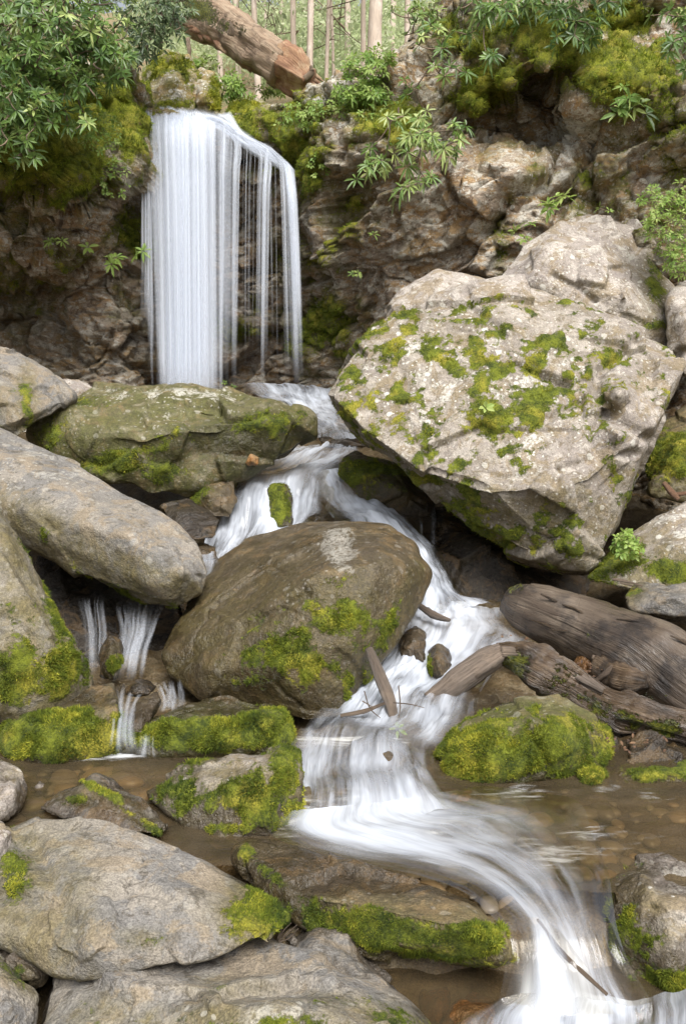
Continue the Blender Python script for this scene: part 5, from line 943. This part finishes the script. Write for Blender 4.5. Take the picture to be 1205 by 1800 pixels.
bush('rhododendron', 'slender rhododendron sapling leaning out from the cliff right of the waterfall', (700, 190, 11.6), [(690, 270, 10.9, 70, 30, .3, 15), (760, 235, 10.7, 55, 26, .3, 15), (735, 205, 10.9, 60, 20, .3, 9), (630, 310, 11.0, 20, 10, .2, 2), (700, 330, 10.8, 24, 20, .2, 4), (748, 325, 10.7, 22, 22, .2, 4), (805, 230, 10.6, 24, 26, .2, 5), (660, 290, 10.9, 24, 14, .2, 4), (770, 270, 10.7, 30, 20, .2, 5)], L=.135, W=.032, nleaf=9, seed=5, stem=.014, spread=80, droop=.35, group=GR, tint=(.7, .18))
bush('rhododendron', 'light green sapling standing on the skyline between the trunks and the mossy cliff', (752, 200, 11.7), [(730, 40, 11.4, 50, 40, .3, 18), (760, 90, 11.2, 40, 50, .3, 12), (800, 130, 11.0, 40, 14, .2, 5), (745, 15, 11.5, 36, 16, .3, 8), (720, 145, 11.3, 20, 30, .2, 4)], L=.12, W=.033, nleaf=8, seed=6, stem=.014, group=GR, tint=(.55, .2))
bush('rhododendron', 'glossy dark rhododendron hanging over the top of the right cliff', (1010, -20, 11.3), [(1010, 20, 10.6, 50, 36, .3, 24), (1040, 45, 10.5, 30, 24, .2, 10), (960, 5, 10.8, 50, 20, .3, 12), (1000, 70, 10.4, 36, 14, .2, 6), (1060, -10, 10.7, 60, 30, .4, 16)], L=.13, W=.036, nleaf=9, seed=7, stem=.012, group=GR, tint=(.22, .18))
bush('rhododendron', 'loose rhododendron branches drooping at the top between the mossy ledges', (880, -30, 11.5), [(850, 20, 11.0, 60, 20, .3, 14), (900, 20, 10.9, 50, 24, .3, 12), (858, 90, 10.6, 22, 16, .15, 4), (930, 10, 10.9, 40, 20, .3, 6), (820, 50, 11.2, 30, 14, .2, 4)], L=.135, W=.036, nleaf=9, seed=8, stem=.012, group=GR, tint=(.45, .18), droop=.4)
bush('rhododendron', 'rhododendron sprays entering from the upper right edge of the picture', (1260, 60, 10.2), [(1185, 75, 9.8, 24, 30, .2, 7), (1160, 20, 10.0, 26, 14, .2, 4), (1200, 20, 9.9, 24, 26, .2, 8), (1220, 90, 9.8, 30, 50, .3, 8)], L=.125, W=.034, nleaf=9, seed=9, stem=.012, group=GR, tint=(.4, .2))
bush('rhododendron', 'small fresh green rhododendron on the ledge above the right cliff hollow', (1110, 215, 10.55), [(1100, 180, 10.3, 26, 14, .15, 5), (1128, 192, 10.3, 18, 12, .1, 3), (1085, 198, 10.3, 12, 8, .1, 2)], L=.17, W=.05, nleaf=8, seed=10, stem=.01, group=GR, tint=(.6, .15))
bush('fern', 'pale leafy shrub growing in from the right edge beside the tall grey boulder', (1250, 470, 9.9), [(1180, 400, 9.7, 50, 60, .3, 110), (1200, 450, 9.6, 36, 40, .3, 60), (1160, 350, 9.8, 40, 24, .2, 40), (1205, 350, 9.8, 30, 40, .2, 30)], L=.06, W=.02, nleaf=8, mat='fresh', seed=11, stem=.006, spread=70, tint=(.5, .22), cat='shrub')
bush('shrub', 'light green bush of small leaves on the cliff crest right of the fallen log', (650, 160, 12.2), [(640, 130, 12.0, 40, 46, .3, 90), (670, 100, 12.1, 24, 24, .2, 30), (620, 165, 12.0, 40, 20, .2, 40), (660, 165, 11.9, 36, 20, .2, 30)], L=.085, W=.035, nleaf=7, mat='fresh', seed=12, stem=.007, tint=(.42, .25))
bush('shrub', 'low fresh green plants trailing along the rim right of the waterfall lip', (570, 190, 12.5), [(560, 195, 12.4, 70, 22, .2, 80), (520, 215, 12.5, 40, 14, .2, 30), (610, 200, 12.2, 30, 24, .2, 30), (680, 200, 11.8, 50, 20, .2, 30)], L=.055, W=.03, nleaf=6, mat='fresh', seed=13, stem=.004, tint=(.5, .22))
bush('shrub', 'green undergrowth in the notch under the fallen log', (400, 160, 14.6), [(405, 150, 14.4, 26, 26, .3, 60), (430, 175, 14.3, 24, 10, .2, 20), (360, 110, 14.7, 30, 16, .2, 30), (470, 160, 14.8, 30, 12, .2, 20)], L=.09, W=.035, nleaf=7, mat='fresh', seed=14, stem=.006, tint=(.3, .2))
GP = 'little plants rooted in the rock walls'
for i, (x, y, Y, n, lb, Lf) in enumerate([(162, 436, 12.0, 1, 'bright rosette of leaves on the dark wall left of the waterfall, the upper of two', .15), (197, 460, 12.2, 2, 'pale rosette of leaves on the dark wall left of the waterfall, the lower of two', .14), (252, 446, 12.6, 2, 'leafy rosette against the left edge of the falling water', .15), (98, 422, 11.6, 3, 'dull small plant on the brown bulge of the left wall', .09),
        (652, 412, 11.5, 1, 'tiny bright sprig in the middle of the right wall', .09), (985, 362, 10.5, 6, 'fresh green plant in the crevice above the tall grey boulder', .13), (925, 412, 10.6, 5, 'small green plant at the left shoulder of the tall grey boulder', .11), (1062, 375, 10.4, 2, 'tiny green sprig on top of the tall grey boulder', .07), (395, 680, 13.0, 3, 'small moss green plant beside the foot of the main fall', .07), (628, 480, 11.8, 2, 'small trailing sprig on the dark ledge right of the waterfall', .08), (1100, 160+0, 10.4, 2, 'small sprig on the sunlit mossy ledge at the upper right', .1)]):
    bush('plant', lb, (x, y+12, Y+.15), [(x, y, Y-.05, 10+4*n, 8+2*n, .08, n)], L=Lf, W=Lf*.3, nleaf=8, mat='fresh', seed=30+i, stem=.005, tint=(.5, .2), group=GP, cat='plant')
for i, (x, y, Y, rx, ry, n, lb) in enumerate([(175, 235, 10.75, 40, 40, 70, 'carpet of small round leaves on the left mossy bulge'), (200, 315, 11.5, 26, 40, 30, 'thin trail of leaves hanging below the left mossy bulge'), (1100, 960, 7.05, 26, 26, 50, 'clump of tiny bright leaves on the mossy gap right of the giant boulder'), (560, 285, 12.1, 22, 30, 26, 'sparse small leaves on the mossy corner right of the shoulder of the fall')]):
    bush('herb', lb, (x, y+20, Y+.3), [(x, y, Y, rx, ry, .12, n)], L=.045, W=.03, nleaf=5, mat='fresh', seed=50+i, stem=.003, tint=(.5, .22), group='trailing herbs on the moss', cat='plant', stems=True)

def leaf_flat(name, label, x, y, Y, L, mat='litter', seed=1, cat='leaf', tint=.6):
    V, F, T = [], [], []; rng = np.random.default_rng(seed); c = P(x, y, Y)
    whorl(V, F, T, c, np.array([0, -.8, .6]), 5, L, L*.45, rng, tint, 60)
    o = mesh_obj(name, np.array(V), F, M[mat], smooth=False, attrs={'tint': T}); tag(o, label, cat); return o
leaf_flat('fallen_leaf', 'yellow withered leaf stuck in the middle of the giant boulder face', 852, 718, 7.72, .10, 'fresh', 2, tint=.95)
leaf_flat('fallen_leaf', 'green leaf caught in the twigs at the foot of the splintered stick', 698, 1282, 5.12, .06, 'fresh', 3, tint=.5)

# leaf litter on the ledge at the right and in the crevice
def litter(name, spots, n, seed, L=.035):
    rng = np.random.default_rng(seed); V, F, T = [], [], []
    for x, y, Y, rx, ry in spots:
        for _ in range(n):
            d = rng.normal(0, 1, 3); d[2] *= .4; d /= np.linalg.norm(d); c = P(x+rx*rng.uniform(-1, 1), y+ry*rng.uniform(-1, 1), Y+rng.uniform(-.1, .15))
            v, f = leaf_verts(c, d, np.array([0, -.5, 1.]), L*rng.uniform(.6, 1.3), L*.5, .2); b = len(V); V += v; F += [tuple(q+b for q in g) for g in f]; T += [rng.uniform(0, 1)]*8
    o = mesh_obj(name, np.array(V), F, M['litter'], smooth=False, attrs={'tint': T}); o['kind'] = 'stuff'
litter('leaf_litter', [(1180, 178, 10.1, 40, 14), (940, 408, 10.65, 30, 14), (900, 1130, 6.35, 40, 16), (1110, 1310, 4.95, 60, 14), (1040, 1180, 5.85, 40, 16)], 55, 5)

# ------------------------------------------------------------------ forest behind
def hill_z(x, y):
    t = np.maximum(y-14.5, 0); return 5.55+t*.42+.012*np.clip(t, 0, 14)*0+np.where(x > 3, (x-3)*.12, 0)*np.clip(t/6, 0, 1)
M['hill'] = rock_mat('forest_floor', (.20, .15, .09), (.15, .15, .06), (.26, .20, .13), lichen=0, patch=0, stain_c=(.10, .12, .04))
X, Y = np.meshgrid(np.linspace(-45, 45, 140), np.concatenate([np.linspace(14.0, 30, 80), np.linspace(30.5, 62, 60)]))
p = np.stack([X.ravel(), Y.ravel(), hill_z(X.ravel(), Y.ravel())], 1); p[:, 2] += fbm(p, .35, 4, 3)*.5+fbm(p, 2., 3, 4)*.08
mesh_obj('hillside', p, grid_faces(140, 140), M['hill'], attrs={k: np.zeros(len(p)) for k in ('moss', 'wet', 'lichen', 'film')})['kind'] = 'structure'
rng = np.random.default_rng(9); V, F, T = [], [], []
for k in range(420):                                 # understorey of small-leaved shrubs, far off
    yy = rng.uniform(20, 48); xx = rng.uniform(-.42, .40)*yy; h = rng.uniform(.5, 2.4); zz = float(hill_z(np.array([xx]), np.array([yy]))[0]); r_ = rng.uniform(.5, 1.3); t0 = rng.uniform(.1, .8)
    if not (-.22*yy < xx < .30*yy): continue
    for _ in range(210):
        u = rng.normal(0, .5, 3); c = np.array([xx+u[0]*r_, yy+u[1]*r_, zz+abs(h*.55+u[2]*h*.55)]); d = rng.normal(0, 1, 3); d /= np.linalg.norm(d); s = np.cross(d, rng.normal(0, 1, 3)); s /= np.linalg.norm(s)
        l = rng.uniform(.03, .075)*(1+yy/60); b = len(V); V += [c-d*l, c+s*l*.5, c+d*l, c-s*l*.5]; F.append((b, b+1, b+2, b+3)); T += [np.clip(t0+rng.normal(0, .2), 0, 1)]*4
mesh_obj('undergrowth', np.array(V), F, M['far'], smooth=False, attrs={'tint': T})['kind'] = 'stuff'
GT = 'trees in the forest behind the waterfall'
def tree(px, Y, wpx, label, seed, lean=0, crown=True, mat='trunk', limbs=6):
    rng = np.random.default_rng(seed); b = P(px, 100, Y); z0 = float(hill_z(np.array([b[0]]), np.array([Y]))[0])-.3; b[2] = z0
    R = wpx/FPX*Y*.5*1.0; H = rng.uniform(9, 13); root = empty('tree', b); tag(root, label, 'tree', GT)
    pts = [b+np.array([lean*t*H*.1+rng.normal(0, .05), rng.normal(0, .05), t*H]) for t in np.linspace(0, 1, 6)]
    mb = MB(); v, f, uv = log_mesh(pts, [R*1.25, R, R*.9, R*.75, R*.5, R*.2], 12, 50, R*.10, seed); mb.add(v, f, uv)
    mb.build('trunk', M[mat], root, attrs={'moss': np.clip(fbm(v, 1.5, 3, seed)*.6-.1, 0, .5), 'wet': np.zeros(mb.n)})
    V, F, T = [], [], []
    for i in range(limbs):
        mb = MB()
        t = rng.uniform(.15, .95); s = pts[0]+(pts[-1]-pts[0])*t; a = rng.uniform(0, 6.28); L = rng.uniform(.8, 2.4)
        e = s+np.array([math.cos(a)*L, math.sin(a)*L, rng.uniform(-.1, .7)*L]); m_ = (s+e)/2+rng.normal(0, .12, 3)
        mb.tube([s, m_, e], [max(.012, R*.25), max(.009, R*.16), .005], 5, 8)
        for q in range(4):
            tt = rng.uniform(.3, 1); s2 = s+(e-s)*tt; e2 = s2+rng.normal(0, .4, 3); mb.tube([s2, (s2+e2)/2+rng.normal(0, .05, 3), e2], [.01, .007, .003], 4, 5)
            for _ in range(10):
                c = e2+rng.normal(0, .22, 3); d = rng.normal(0, 1, 3); d /= np.linalg.norm(d); sd = np.cross(d, rng.normal(0, 1, 3)); sd /= np.linalg.norm(sd); l = rng.uniform(.03, .07); k = len(V); V += [c-d*l, c+sd*l*.5, c+d*l, c-sd*l*.5]; F.append((k, k+1, k+2, k+3)); T += [rng.uniform(.2, 1)]*4
        mb.build('branch', M['twig'], root, attrs={'moss': np.zeros(mb.n), 'wet': np.zeros(mb.n)})
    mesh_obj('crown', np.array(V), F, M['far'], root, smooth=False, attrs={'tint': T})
for i, (px, Y, wd, lean, lb) in enumerate([
    (664, 16.5, 21, 0, 'widest pale tree trunk on the skyline left of the mossy cliff'), (641, 17.5, 8, .1, 'thin pale trunk just left of the widest trunk'), (546, 17, 10, .1, 'pale straight trunk rising behind the broken end of the fallen log'),
    (448, 18, 9, 0, 'brown trunk standing behind the middle of the fallen log'), (570, 18, 6, .2, 'very thin pole right of the trunk behind the log end'), (524, 19, 9, -.1, 'slim trunk left of the trunk behind the log end'), (468, 30, 4, .2, 'thread thin sapling right of the brown trunk behind the log'),
    (612, 24, 10, 0, 'dim far trunk midway between the log end and the widest trunk'), (715, 17, 9, 0, 'pale trunk right of the widest trunk, half behind the light green sapling'), (500, 25, 8, 0, 'faint far trunk above the middle of the log'), (592, 19, 5, -.4, 'leaning thin stem left of the dim far trunk'), (690, 24, 9, 0, 'faint trunk in the gap right of the widest trunk'), (420, 24, 8, .1, 'faint trunk above the left half of the log'), (385, 22, 8, -.1, 'dim trunk next to the dark hanging shrub')]):
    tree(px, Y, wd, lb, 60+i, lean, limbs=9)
